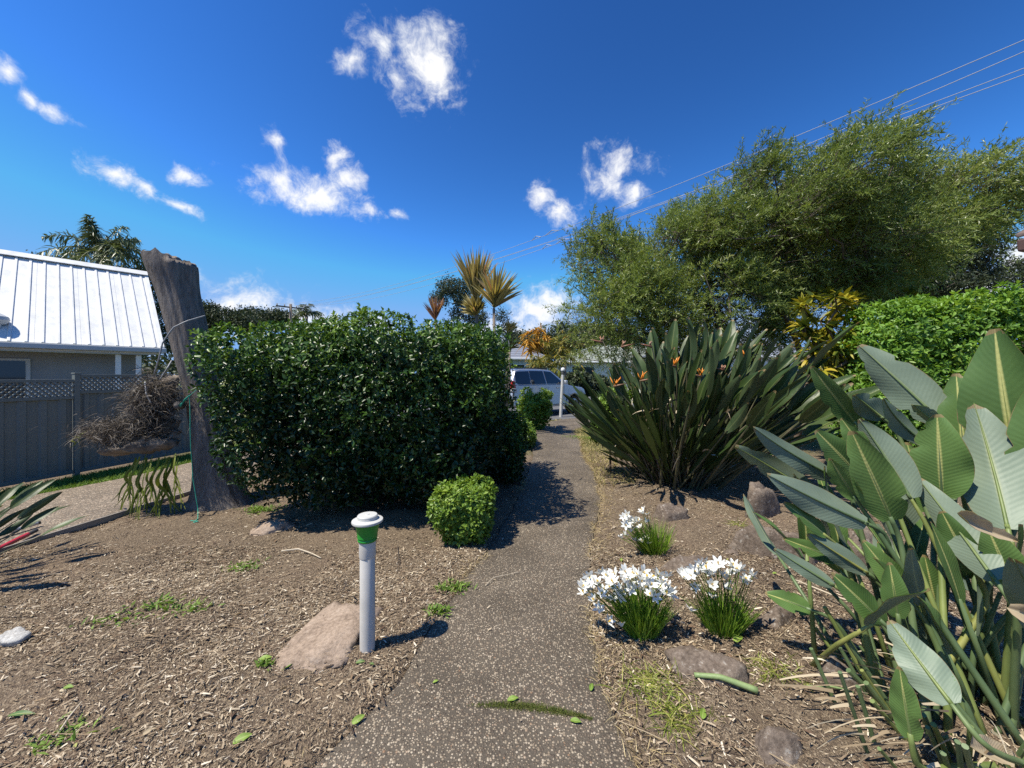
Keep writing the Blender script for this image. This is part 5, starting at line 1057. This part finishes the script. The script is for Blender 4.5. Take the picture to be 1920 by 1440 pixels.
def blade_arrays(tip, base, N, wid, curl=.25, cup=.35, ripple=.0, droop=0., nu=18, nv=9, shape=(.38, 1.25), seed=0, th=.0016):
    """ovate blade with a folded midrib, upper and lower sheet"""
    tip, base, N = (np.array(x, float) for x in (tip, base, N)); Yv = tip - base; L = np.linalg.norm(Yv); Yv /= L; N = N - Yv * (N @ Yv); N /= np.linalg.norm(N); Xv = np.cross(Yv, N)
    U, W_ = np.meshgrid(np.linspace(0, 1, nu), np.linspace(-1, 1, nv), indexing='ij')
    prof = np.maximum(np.sin(np.clip(U, 0, 1) ** shape[0 if False else 0] * 0 + math.pi * (U * .93 + .045) ** .82) ** .72, .02) * (1 - .15 * U)
    hw = wid / 2 * prof
    if nu > 15:                                   # torn edges
        rs = np.random.default_rng(int(seed) + 900)
        for _ in range(rs.integers(0, 4)):
            s0, sdn = rs.uniform(.2, .9), rs.choice([-1, 1]); hw = hw * np.where(W_ * sdn > .2, 1 - rs.uniform(.15, .5) * np.clip(1 - np.abs(U - s0) / .05, 0, 1), 1)
    x = W_ * hw; fold = np.abs(W_) * hw * cup; z = fold - curl * L * (U - .35) ** 2 + curl * L * .12
    rp = ripple * hw * np.sin(U * 15 - np.abs(W_) * 3 + seed) * np.abs(W_) * .16 + .05 * wid * np.sin(U * 9 + seed) * W_ * np.abs(W_)
    V = base + Yv * (U * L)[..., None] + Xv * x[..., None] + N * (z + rp)[..., None]; V[..., 2] -= droop * L * U ** 2
    return V.reshape(-1, 3), np.tile(N, (nu * nv, 1)), U.ravel(), W_.ravel(), nu, nv
def blade_obj(name, mats, parent, args, rnd, th=.0016, mesh_only=False):
    V, N, U, W_, nu, nv = args; i = np.arange(nu * nv).reshape(nu, nv); qd = np.stack([i[:-1, :-1], i[:-1, 1:], i[1:, 1:], i[1:, :-1]], -1).reshape(-1, 4)
    V2 = np.concatenate([V, V - N * th]); q2 = np.concatenate([qd, qd[:, ::-1] + nu * nv]); at = {'along': np.tile(U, 2), 'across': np.tile(W_, 2), 'rnd': np.full(len(V2), rnd)}
    mi = np.repeat([0, 1], len(qd))
    if mesh_only: return npmesh(name, V2, q2, np.full(len(q2), 4), mats, attrs=at, midx=mi, smooth=True)
    return npobj(name, V2, q2, np.full(len(q2), 4), mats, parent, attrs=at, midx=mi, smooth=True)
near = empty('bird_of_paradise', (2.05, 1.75, 0), 'near clump of huge paddle shaped grey green leaves at right', 'plant')
NL = [  # tip u,v,d   base u,v,d   width px   side seen   curl
    (1861, 617, 1.95, 1913, 906, 1.90, 118, 'u', .10), (1832, 763, 2.02, 1890, 992, 1.74, 100, 'l', .22), (1757, 778, 1.95, 1766, 930, 1.98, 82, 'u', .10), (1613, 648, 2.55, 1765, 790, 2.25, 70, 'l', .14),
    (1521, 688, 2.30, 1606, 795, 2.30, 40, 'u', .08), (1614, 785, 2.12, 1708, 935, 1.95, 62, 'l', .18), (1598, 810, 1.88, 1672, 975, 1.90, 70, 'u', .08), (1404, 803, 2.05, 1563, 894, 2.15, 46, 'l', .15),
    (1374, 832, 2.2, 1532, 930, 2.2, 42, 'l', .2), (1433, 890, 1.92, 1626, 982, 1.92, 56, 'l', .12), (1532, 808, 2.05, 1614, 895, 2.05, 54, 'u', .1), (1556, 860, 1.95, 1605, 935, 1.95, 42, 'u', .05),
    (1472, 942, 1.95, 1548, 1004, 1.95, 30, 'u', .1), (1450, 1029, 2.0, 1563, 1098, 1.9, 30, 'l', .1), (1562, 1076, 1.78, 1656, 1168, 1.75, 46, 'u', .1), (1436, 1112, 2.15, 1519, 1143, 2.1, 36, 'u', .12),
    (1643, 745, 2.05, 1732, 830, 2.1, 36, 'l', .3), (1600, 738, 2.2, 1656, 785, 2.2, 44, 'l', .2), (1711, 756, 2.1, 1755, 795, 2.1, 28, 'l', .2), (1668, 1166, 1.58, 1784, 1320, 1.36, 70, 'l', .18),
    (1793, 700, 2.2, 1812, 905, 2.15, 70, 'u', .1), (1725, 898, 1.98, 1866, 1088, 1.68, 60, 'l', .15), (1668, 1056, 1.72, 1684, 1158, 1.72, 40, 'u', .1), (1686, 1252, 1.42, 1708, 1385, 1.42, 44, 'u', .06),
    (1512, 1000, 1.95, 1626, 1074, 1.9, 36, 'l', .1), (1577, 785, 2.15, 1626, 848, 2.1, 34, 'u', .1), (1905, 690, 2.05, 1945, 900, 2.0, 80, 'l', .15), (1620, 1015, 1.9, 1705, 1125, 1.85, 44, 'u', .1),
    (1765, 960, 1.85, 1830, 1075, 1.8, 54, 'u', .1), (1850, 985, 1.72, 1905, 1110, 1.7, 60, 'u', .1), (1900, 1040, 1.5, 1990, 1230, 1.5, 80, 'l', .2), (1700, 830, 2.3, 1740, 960, 2.25, 50, 'u', .1), (1660, 900, 2.2, 1720, 1010, 2.15, 46, 'l', .1),
    (1960, 700, 1.8, 1990, 960, 1.8, 120, 'u', .1), (2060, 640, 1.9, 2030, 900, 1.9, 120, 'u', .12), (2150, 760, 1.7, 2060, 1000, 1.7, 110, 'l', .12), (1470, 1010, 2.1, 1575, 1050, 2.05, 30, 'u', .1)]
for j, (tu, tv, td, bu, bv, bd, wp_, sd_, cu) in enumerate(NL):
    tip, bs_ = P(tu, tv, td), P(bu, bv, bd); wid = wp_ * (td + bd) / 2 / FPX * 1.08
    tocam = nrm(np.array([0, 0, CH]) - (tip + bs_) / 2); Nn = (tocam + np.array([-.38, 0, .42])) * (1 if sd_ == 'u' else -1) + rng.normal(size=3) * .2
    mats = ['strel_upper', 'strel_under']
    lf = blade_obj('leaf', mats, near, blade_arrays(tip, bs_, Nn, wid, cu if sd_ == 'u' else cu, .22 if sd_ == 'u' else .30, .9 if tv > 1150 else .22, .0, 24, 11, seed=j), rng.random())
    dirn = nrm(bs_ - tip); a = rng.uniform(0, 6.28); rr = rng.uniform(.05, .36); gb = np.array([2.10 + rr * math.cos(a), 1.78 + rr * .8 * math.sin(a), -.03]) + np.array([.15 * (bu > 1850), -.25 * (bd < 1.5), 0])
    mid = bs_ + dirn * .25; pts = np.array([bs_ - dirn * .02, bs_ + dirn * .12, bs_ * .55 + gb * .45 + dirn * .06, gb]); t = np.linspace(0, 1, 4); tt = np.linspace(0, 1, 12)
    cpts = np.stack([np.interp(tt, t, pts[:, i]) for i in range(3)], 1); cpts[1:-1] = (cpts[:-2] + 2 * cpts[1:-1] + cpts[2:]) / 4
    MB().tube(cpts, np.linspace(.008, .0155, 12) * rng.uniform(.85, 1.15), 8).build('stalk', 'strel_stalk', lf, smooth=True)
    # midrib standing proud of the underside
    V_, N_, U_, W2, nu, nv = blade_arrays(tip, bs_, Nn, wid, cu, .22 if sd_ == 'u' else .30, 0, 0, 20, 3); c_l = V_.reshape(nu, nv, 3)[:, 1] - N_[0] * .003
    MB().tube(c_l, np.linspace(.0075, .0014, nu), 6).build('midrib', 'strel_stalk', lf, smooth=True)
# cut stalks and dead leaf bases round the foot of the clump
for j in range(34):
    a = rng.uniform(1.8, 5.2); rr = rng.uniform(.15, .5); p = np.array([2.0 + rr * math.cos(a), 1.72 + rr * math.sin(a) * .8, -.02]); d = nrm(np.array([math.cos(a) * rng.uniform(.2, .7) - .12, math.sin(a) * .3, rng.uniform(.6, 1.1)])); L = rng.uniform(.15, .5)
    MB().tube([p, p + d * L * .5, p + d * L], rng.uniform(.007, .012), 8).build('cut_stalk', 'strel_stalk' if j % 2 else 'dead_stalk' if 'dead_stalk' in MATS else 'strel_stalk', near, smooth=True, auto=40)
leaf_mat('dry_strip', [(0, (.13, .09, .06)), (.4, (.32, .25, .16)), (.75, (.52, .44, .31)), (1, (.66, .59, .46))], .8, .1, .2)
n = 150; a = rng.uniform(1.6, 5.4, n); rr = rng.uniform(.1, .55, n); p = np.c_[1.98 + rr * np.cos(a), 1.70 + rr * np.sin(a) * .8, rng.uniform(0, .22, n)]
tag(blades('dry_leaf_bases', p, np.c_[np.cos(a) - .6, np.sin(a) * .6, rng.uniform(-.1, .55, n)], rng.uniform(.06, .30, n), rng.uniform(.004, .016, n), rng.uniform(-.1, .5, n), 'dry_strip', near, prof=(1, .95, .8, .7, .45), rnd=rng.beta(1.2, 1.4, n)), kind='stuff')
# darker leaves and stalks filling the back of the clump
for j in range(34):
    a = rng.uniform(0, 6.28); d = nrm(np.array([rng.normal() * .35 - .1, rng.normal() * .25 + .12, rng.uniform(.45, 1.0)])); L = rng.uniform(.7, 1.25); gb = np.array([2.15 + rng.normal() * .22, 1.95 + rng.normal() * .14, -.03]); d[0] = max(d[0], (1.62 - gb[0]) / L); d = nrm(d); tip = gb + d * L; bs_ = gb + d * (L * .62)
    lf = blade_obj('leaf', ['strel_upper', 'strel_under'], near, blade_arrays(tip, bs_, rng.normal(size=3) + [0, -.5, .6], rng.uniform(.07, .12), rng.uniform(.05, .3), .35, .4, 0, 14, 7, seed=j), rng.random() * .6)
    MB().tube([gb, gb + d * L * .35 + [0, 0, .02], bs_ + d * .02], [.014, .011, .008], 7).build('stalk', 'strel_stalk', lf, smooth=True)
dl = blade_obj('dead_leaf', ['strel_dead', 'strel_dead'], near, blade_arrays(P(1880, 1012, 1.66), P(1795, 962, 1.62), nrm(np.array([-.2, -1, .5])), .07, -.5, 1.1, .8, .0, 16, 9, seed=3), .5); tag(dl, 'curled tan dead leaf')
dl = blade_obj('dead_leaf', ['strel_dead', 'strel_dead'], near, blade_arrays(P(1900, 1425, 1.45), P(1820, 1400, 1.40), nrm(np.array([0, -.6, 1])), .09, -.3, .8, .8, .0, 16, 9, seed=5), .6); tag(dl, 'pale papery dead leaf lying at the foot')
dl = blade_obj('dead_leaf', ['strel_dead', 'strel_dead'], near, blade_arrays(P(1990, 1180, 1.42), P(1888, 1140, 1.45), nrm(np.array([-.2, -1, .3])), .10, .6, 1.0, .8, .0, 16, 9, seed=8), .3); tag(dl, 'curled brown dead leaf at the right edge')
MB().tube(resample3(np.array([P(1850, 1262, 1.38), P(1830, 1236, 1.35), P(1808, 1244, 1.33), P(1788, 1275, 1.33), P(1781, 1315, 1.33)]), 16), .005, 7).build('dry_stalk', 'dry_bent', near, smooth=True) if 'dry_bent' in MATS else None

# clump variants shared by the mid and the left plant
LV = []
for j in range(7):
    cu = rng.uniform(.05, .3); Lb = rng.uniform(.26, .33); args = blade_arrays((0, 1, 0), (0, 1 - Lb, 0), (rng.normal() * .3, 0, 1), rng.uniform(.066, .088), cu, rng.uniform(.2, .6), .3, 0, 10, 5, seed=j)
    me = blade_obj('strelitzia_leaf', ['strel_dark', 'strel_dark_under'], None, args, rng.random(), .001, True)
    s = MB().tube([(0, 0, 0), (0, .4, .01), (0, 1 - Lb + .02, 0)], [.0085, .006, .004], 6); ms = bpy.data.meshes.new('strelitzia_stalk'); ms.from_pydata(s.v, [], s.f); ms.materials.append(MATS['strel_stalk_dark']); ms.update(); LV.append((me, ms))
def fan(parent, c, rad, dirs, Ls):
    for d, L in zip(dirs, Ls):
        me, ms = LV[rng.integers(0, len(LV))]; o = link('leaf', me, parent); a = rng.uniform(0, 6.28); r_ = rad * math.sqrt(rng.random())
        d = d / np.linalg.norm(d); off = np.array([r_ * math.cos(a), r_ * math.sin(a), -.02]) * .6 + np.array([d[0], d[1], 0]) * rad * .6
        out = np.array([d[0], d[1], 0]) + 1e-3; Nn = np.array([rng.normal() * .9, rng.normal() * .9 - .2, .8]) - d * .0; Z = Nn - d * (Nn @ d); Z /= np.linalg.norm(Z); Xx = np.cross(d, Z)
        M = Matrix(((Xx[0], d[0], Z[0], 0), (Xx[1], d[1], Z[1], 0), (Xx[2], d[2], Z[2], 0), (0, 0, 0, 1))); o.matrix_basis = Matrix.Translation((*(np.array(c) + off - org(parent)),)) @ M @ Matrix.Scale(L, 4)
        link('stalk', ms, o)
leaf_mat('inner_strel', [(0, (.02, .042, .012)), (.6, (.05, .085, .024)), (1, (.09, .13, .05))], .45, .15, .35)
mid_c = np.array([2.45, 5.8, 0]); midp = empty('bird_of_paradise', mid_c, 'large dark bird of paradise clump with orange flowers right of path', 'plant')
dirs, Ls = [], []
while len(dirs) < 296:
    a = rng.uniform(0, 6.28); e = rng.uniform(0, 1) ** .9 * 1.0; d = np.array([math.sin(e) * math.cos(a) * .95 + .22, math.sin(e) * math.sin(a) * .8, math.cos(e)])
    L = rng.uniform(1.85, 2.55) * (1 - .10 * e)
    if d[0] > .35: L *= rng.uniform(1.0, 1.18)
    if d[0] < -.25: L *= .84
    dirs.append(d); Ls.append(L * (rng.uniform(.6, 1) if rng.random() < .25 else 1))
fan(midp, mid_c, .62, dirs, Ls)
n = 420; a = rng.uniform(0, 6.28, n); r_ = .40 * np.sqrt(rng.random(n)); p = np.c_[mid_c[0] + r_ * np.cos(a), mid_c[1] + r_ * np.sin(a), np.zeros(n)]
tag(blades('inner_leaves', p, np.c_[np.cos(a) * .8 + .15 + rng.normal(size=n) * .35, np.sin(a) * .6 + rng.normal(size=n) * .2, np.full(n, 1.)], rng.uniform(.9, 2.25, n), rng.uniform(.04, .09, n), rng.uniform(-.03, .16, n), 'inner_strel', midp, prof=(.12, .14, .18, .6, 1, .85, .05), rnd=rng.random(n)), kind='stuff')
n = 650; a = rng.uniform(0, 6.28, n); r_ = .42 * np.sqrt(rng.random(n)); p = np.c_[mid_c[0] + r_ * np.cos(a), mid_c[1] + r_ * np.sin(a), np.zeros(n)]
tag(blades('dry_stalks', p, np.c_[np.cos(a) * .5 + rng.normal(size=n) * .2, np.sin(a) * .5, np.full(n, 1.)], rng.uniform(.3, 1.25, n), rng.uniform(.006, .018, n), rng.uniform(0, .4, n), 'fibre', midp, prof=(1, 1, .9, .6, .1), rnd=np.clip(rng.normal(.45, .3, n), 0, 1)), kind='stuff')
n = 90; p = np.c_[mid_c[0] + rng.normal(size=n) * .5, mid_c[1] - .5 + rng.normal(size=n) * .3, rng.uniform(.5, 1.3, n)]
tag(blades('curled_dead_leaves', p, rdir(n), rng.uniform(.1, .3, n), rng.uniform(.01, .03, n), .5, 'dry_strip', midp), kind='stuff')
smat('orange_petal', [(.72, .20, .015), (.85, .33, .03)], 12, .45, .1); smat('flower_beak', [(.10, .11, .05), (.30, .10, .06)], 9, .5, .1); smat('faded_petal', [(.34, .16, .08), (.45, .28, .2)], 12, .7, .2); smat('blue_petal', [(.05, .03, .2), (.08, .05, .3)], 6, .5, .1)
for u, v, d, s, fade in ((1130, 640, 5.3, 1, 1), (1165, 648, 5.4, 1, 1), (1268, 685, 5.1, 1.1, 0), (1317, 704, 5.0, 1.0, 0), (1200, 712, 5.1, 1, 0), (1393, 668, 5.2, 1.1, 0), (1412, 670, 5.3, 1, 0), (1358, 692, 5.2, .9, 1), (1150, 722, 5.2, 1, 0), (1430, 697, 5.3, .9, 1), (1530, 728, 5.3, .9, 1), (1222, 648, 5.3, .9, 1)):
    c = P(u, v, d); sg = rng.choice([-1, 1]); fl_ = MB().tube([c + np.array([0, 0, -.02]), c + np.array([sg * .08, -.02, 0]) * s, c + np.array([sg * .18, -.03, .025]) * s], [.016 * s, .013 * s, .002], 7).build('flower', 'flower_beak', midp, smooth=True)
    for k in range(5):
        e = c + np.array([sg * rng.uniform(-.04, .10), rng.uniform(-.05, .03), rng.uniform(.07, .12)]) * s * (1 if not fade else .7); b0 = c + np.array([sg * .02 * k * .5, 0, 0]); mdp = (b0 + e) / 2 + rng.normal(size=3) * .006
        MB().tube([b0, mdp, e], [.004 * s, .009 * s, .002], 5).build('petal', 'faded_petal' if fade else 'orange_petal', fl_, smooth=True)
    g_ = mid_c + np.array([rng.normal() * .2, rng.normal() * .15, 0]); MB().tube([g_, g_ * .3 + c * .7 + [0, 0, .1], c], [.011, .009, .008], 6).build('flower_stalk', 'strel_stalk_dark', fl_, smooth=True)
lp = empty('bird_of_paradise', (-4.45, 2.7, 0), 'bird of paradise leaves poking in at the left edge', 'plant')
dirs = [nrm(np.array([rng.normal() * .3 + .12, rng.normal() * .25 + .55, rng.uniform(.4, 1.0)])) for _ in range(20)] + [nrm(np.array([rng.normal() * .5, rng.normal() * .4, 1])) for _ in range(22)]
fan(lp, (-4.5, 2.7, 0), .2, dirs, [rng.uniform(.75, 1.12) for _ in dirs])

# ------------------------------------------------------------------ white rain lilies
m, nt, b = new_mat('stamen'); b.inputs['Base Color'].default_value = (.75, .5, .05, 1)
def lily_mesh(seed):
    r = np.random.default_rng(seed); parts = []
    op = r.uniform(.45, 1.0)
    a = np.arange(6) * math.pi / 3 + r.normal(size=6) * .12; D = np.c_[np.cos(a) * op, np.sin(a) * op, np.full(6, .95 - .35 * op) + (np.arange(6) % 2) * .12]
    V, l, s, k = ribbons(np.c_[np.cos(a) * .05, np.sin(a) * .05, np.zeros(6)], D, 1.0, .36, .18, (.35, .9, 1, .75, .1), N=np.tile([0, 0, 1.], (6, 1))); parts.append((V, l, s, np.full(len(V), .5)))
    V2, l2, s2, k2 = ribbons(np.zeros((6, 3)), np.c_[np.cos(a + .5) * .25, np.sin(a + .5) * .25, np.ones(6)], .5, .07, 0, (.5, .6, 1.3, .4)); V, l, s, rr = merge(parts + [(V2, l2, s2, np.zeros(len(V2)))])
    return npmesh('lily_flower', V, l, s, ['petal', 'stamen'], attrs={'rnd': rr}, midx=[0] * (len(s) - len(s2)) + [1] * len(s2), smooth=True)
LM = [lily_mesh(s) for s in range(7)]
def lily_clump(label, bu, bv, fl, nb, hgt, lean, spread):
    bx_, by_ = G(bu, bv); by_ += .03; o = empty('rain_lily_clump', (bx_, by_, 0), label, 'flowers'); o['group'] = 'white rain lily clumps'
    a = rng.uniform(0, 6.28, nb); r_ = spread * np.sqrt(rng.random(nb)); p = np.c_[bx_ + r_ * np.cos(a), by_ + r_ * np.sin(a) * .8, np.full(nb, .0)]
    D = np.c_[np.cos(a) * r_ / spread * .5 + lean[0] + rng.normal(size=nb) * .16, np.sin(a) * .3 + lean[1] + rng.normal(size=nb) * .12, np.full(nb, 1.0)]
    tag(blades('grassy_leaves', p, D, hgt * rng.uniform(.6, 1.1, nb), rng.uniform(.0035, .006, nb), rng.uniform(.02, .28, nb), 'lily_leaf', o, prof=(.8, 1, .9, .7, .1)), kind='stuff')
    for (u, v) in fl:
        d = by_ + rng.normal() * .07 - .04; c = P(u, v, d); w_ = link('flower', LM[rng.integers(0, 7)], o); s = rng.uniform(.044, .058)
        tl = Euler((rng.normal() * .45 + .25, rng.normal() * .5, rng.uniform(0, 6))); w_.matrix_basis = Matrix.Translation(tuple(c - org(o))) @ tl.to_matrix().to_4x4() @ Matrix.Scale(s, 4); ORG[w_.name] = np.zeros(3)
        # stem as a child in the flower's own space
        g_ = np.array([bx_ + rng.normal() * spread * .5, by_ + rng.normal() * spread * .4, 0]); inv = np.linalg.inv(np.array(w_.matrix_basis)); pts = [g_, g_ * .4 + c * .6 + [0, 0, .03], c]
        st = MB().tube([(inv @ np.r_[q - org(o), 1])[:3] for q in pts], .0022 / s, 5); me = bpy.data.meshes.new('lily_stem'); me.from_pydata(st.v, [], st.f); me.materials.append(MATS['lily_leaf']); me.update(); link('stem', me, w_)
def spots(n, u0, u1, f): 
    out = []
    for i in range(n):
        u = u0 + (u1 - u0) * (i + rng.random()) / n; lo, hi = f(u); out.append((u, lo + (hi - lo) * rng.random()))
    return out
fa = spots(62, 1088, 1262, lambda u: (1068 + abs(u - 1190) * .12, 1122 + (20 if u < 1130 else 0))) + [(1128, 1148), (1140, 1166), (1166, 1175), (1090, 1098), (1094, 1112)]
lily_clump('leftmost wide clump of white rain lilies beside the path', 1208, 1194, fa, 620, .30, (-.05, 0), .095)
fb = spots(38, 1276, 1412, lambda u: (1052 + (14 if u < 1300 else 0) + abs(u - 1360) * .1, 1085 + (18 if u > 1350 else 0))) + [(1302, 1098), (1336, 1122), (1335, 1096), (1295, 1146)]
lily_clump('clump of white rain lilies right of the widest clump', 1362, 1196, fb, 520, .30, (.0, 0), .085)
fc = spots(24, 1166, 1216, lambda u: (962, 1020)) + [(1200, 1018), (1208, 1012), (1176, 965), (1205, 958)]
lily_clump('smallest clump of white rain lilies farthest from the camera', 1228, 1040, fc, 420, .34, (-.22, 0), .10)

# ------------------------------------------------------------------ grass tufts, sticks, fallen leaves, poles
leaf_mat('tuft', [(0, (.12, .17, .02)), (.5, (.24, .29, .05)), (1, (.42, .40, .12))], .5, .3, .3)
for u, v, s, n, lab in ((1225, 1285, .16, 260, 'loose yellow green grass tuft in front of the dark sloping rock'), (1270, 1345, .13, 170, 'low grass tuft at bottom right of the path'), (1450, 1270, .12, 150, 'thin grass tuft between dark rock and shaded rock'), (1390, 985, .10, 60, 'tiny pale grass tuft near the rock slab')):
    c = G(u, v); p = c + rng.normal(size=(n, 2)) * s * [.5, .35]; tag(blades('grass_tuft', np.c_[p, ground_z(p)], np.c_[rng.normal(size=(n, 2)), rng.uniform(.2, .7, n)], rng.uniform(.06, .17, n), rng.uniform(.003, .006, n), .4, 'tuft', prof=(1, 1, .8, .5, .1)), lab, 'grass tuft', kind='stuff')
def stick(name, mat, pts, r0_, r1_, label, cat, lift=.012):
    A = np.array([[*G(u, v), lift + dz] for u, v, dz in pts]); A[:, 2] += ground_z(A[:, :2]); A = resample3(A, 14)
    return tag(MB().tube(A, np.linspace(r0_, r1_, 14), 7).build(name, mat, smooth=True), label, cat)
smat('pale_stick', [(.42, .35, .25), (.58, .5, .38)], 20, .85, .3); smat('dark_stick', [(.05, .038, .03), (.09, .07, .055)], 20, .9, .3); smat('green_stalk', [(.16, .24, .09), (.26, .33, .14)], 14, .5, .2)
stick('stick', 'pale_stick', [(528, 1038, .01), (560, 1035, .02), (585, 1040, .01), (602, 1048, 0)], .008, .004, 'pale bare stick lying on mulch in front of the hedge', 'stick')
stick('stick', 'dark_stick', [(646, 1120, .0), (650, 1128, .03), (643, 1142, .0)], .005, .003, 'dark twig on the right edge of the reddish rock', 'stick', .12)
stick('stick', 'dark_stick', [(746, 1024, .0), (747, 1050, .02), (745, 1072, .0)], .004, .002, 'thin dark twig on mulch right of the bollard', 'stick')
stick('stick', 'pale_stick', [(910, 1102, .0), (925, 1089, .01), (975, 1076, .0)], .003, .002, 'fine pale twig lying on the path', 'stick', .012)
stick('stick', 'pale_stick', [(105, 1395, .0), (130, 1370, .02), (153, 1340, .01)], .004, .003, 'thin reddish brown stick at lower left of the mulch', 'stick')
stick('cut_stalk', 'green_stalk', [(1302, 1282, .0), (1350, 1291, .015), (1420, 1308, .0)], .012, .016, 'cut green leaf stalk lying below the dark sloping rock', 'stalk', .02)
stick('cut_stalk', 'green_stalk', [(1512, 1303, .0), (1560, 1310, .01), (1600, 1318, .0)], .007, .007, 'thin cut green stalk beside the shaded angular rock', 'stalk', .012)
stick('cut_stalk', 'pale_stick', [(1490, 1098, .0), (1570, 1140, .04), (1680, 1195, .05)], .005, .006, 'long dry straw coloured stalk under the big leaves', 'stalk', .03)
strel_mat('fallen_green', (.13, .24, .03), (.28, .40, .07), (.4, .45, .15), .5)
for u, v, L, yaw, lab in ((962, 1316, .055, .2, 'pale green fallen leaf just above the moss joint'), (1080, 1358, .05, -.3, 'pale fallen leaf at the right end of the moss'), (817, 1283, .03, .5, 'tiny yellow green leaf alone on the path'), (1109, 1293, .045, 1.2, 'bright green fallen leaf at the right path edge'),
                          (676, 1248, .05, .1, 'dark green fallen leaf below the bollard'), (697, 1254, .035, -.4, 'small yellowish leaf beside the dark leaf below the bollard'), (540, 1255, .06, .9, 'lime green leaf pair in front of the reddish rock'), (497, 1240, .07, .3, 'lime green leaf at lower left of the reddish rock'),
                          (128, 1306, .05, 0, 'square yellow leaf on the bare soil at left'), (455, 1390, .07, .5, 'long pale green leaf at the bottom of the mulch'), (1318, 1345, .06, 1.0, 'glossy green leaf on the low grass tuft'), (1385, 1207, .09, .6, 'yellow strap leaf in front of the right lily clump'),
                          (672, 1355, .06, .7, 'green leaf at the left path edge near the bottom'), (1453, 1085, .04, .2, 'small bright leaf right of the lilies'), (40, 1356, .13, .0, 'long dark green leaf at the bottom left'), (1165, 1050, .05, 1.4, 'two toned leaf under the smallest lily clump')):
    c = np.array([*G(u, v), 0]); c[2] = ground_z(c[None, :2])[0] + .012; d = np.array([math.cos(yaw), math.sin(yaw), .15]); o = blade_obj('fallen_leaf', ['fallen_green' if 'dark' not in lab else 'strel_upper'] * 2, None, blade_arrays(c + d * L / 2, c - d * L / 2, (rng.normal() * .3, -.2, 1), L * (.5 if L < .1 else .2), .3, .3, .2, 0, 8, 5), rng.random(), .001)
    tag(o, lab, 'leaf', 'fallen leaves')
smat('silver_tube', [(.5, .51, .53), (.6, .61, .63)], 6, .35, .05, metal=.6); smat('red_tube', [(.40, .02, .03), (.5, .03, .04)], 6, .4, .05); smat('rubber', [(.03, .03, .03), (.05, .05, .05)], 9, .7, .1)
a0, a1 = P(70, 981, 4.05), P(-120, 1055, 3.35); a0[2], a1[2] = max(a0[2], .04), max(a1[2], .04)
sp_ = empty('silver_pole', (a0 + a1) / 2, 'silver metal pole lying over the driveway at the left edge', 'pole'); MB().tube([a0, a1], .017, 12).build('shaft', 'silver_tube', sp_, smooth=True, auto=40); MB().tube([a0, a0 + (a0 - a1) / np.linalg.norm(a0 - a1) * .02], .018, 12).build('end_plug', 'rubber', sp_)
a0, a1 = P(52, 1007, 3.78), P(-120, 1100, 2.95); a0[2], a1[2] = max(a0[2], .04), max(a1[2], .04)
rp_ = empty('red_pole', (a0 + a1) / 2, 'red pole with black end lying at the left edge', 'pole'); MB().tube([a0, a1], .02, 12).build('shaft', 'red_tube', rp_, smooth=True, auto=40); MB().tube([a0 + (a0 - a1) / np.linalg.norm(a0 - a1) * .11, a0], .018, 12).build('grip', 'rubber', rp_, smooth=True, auto=40)
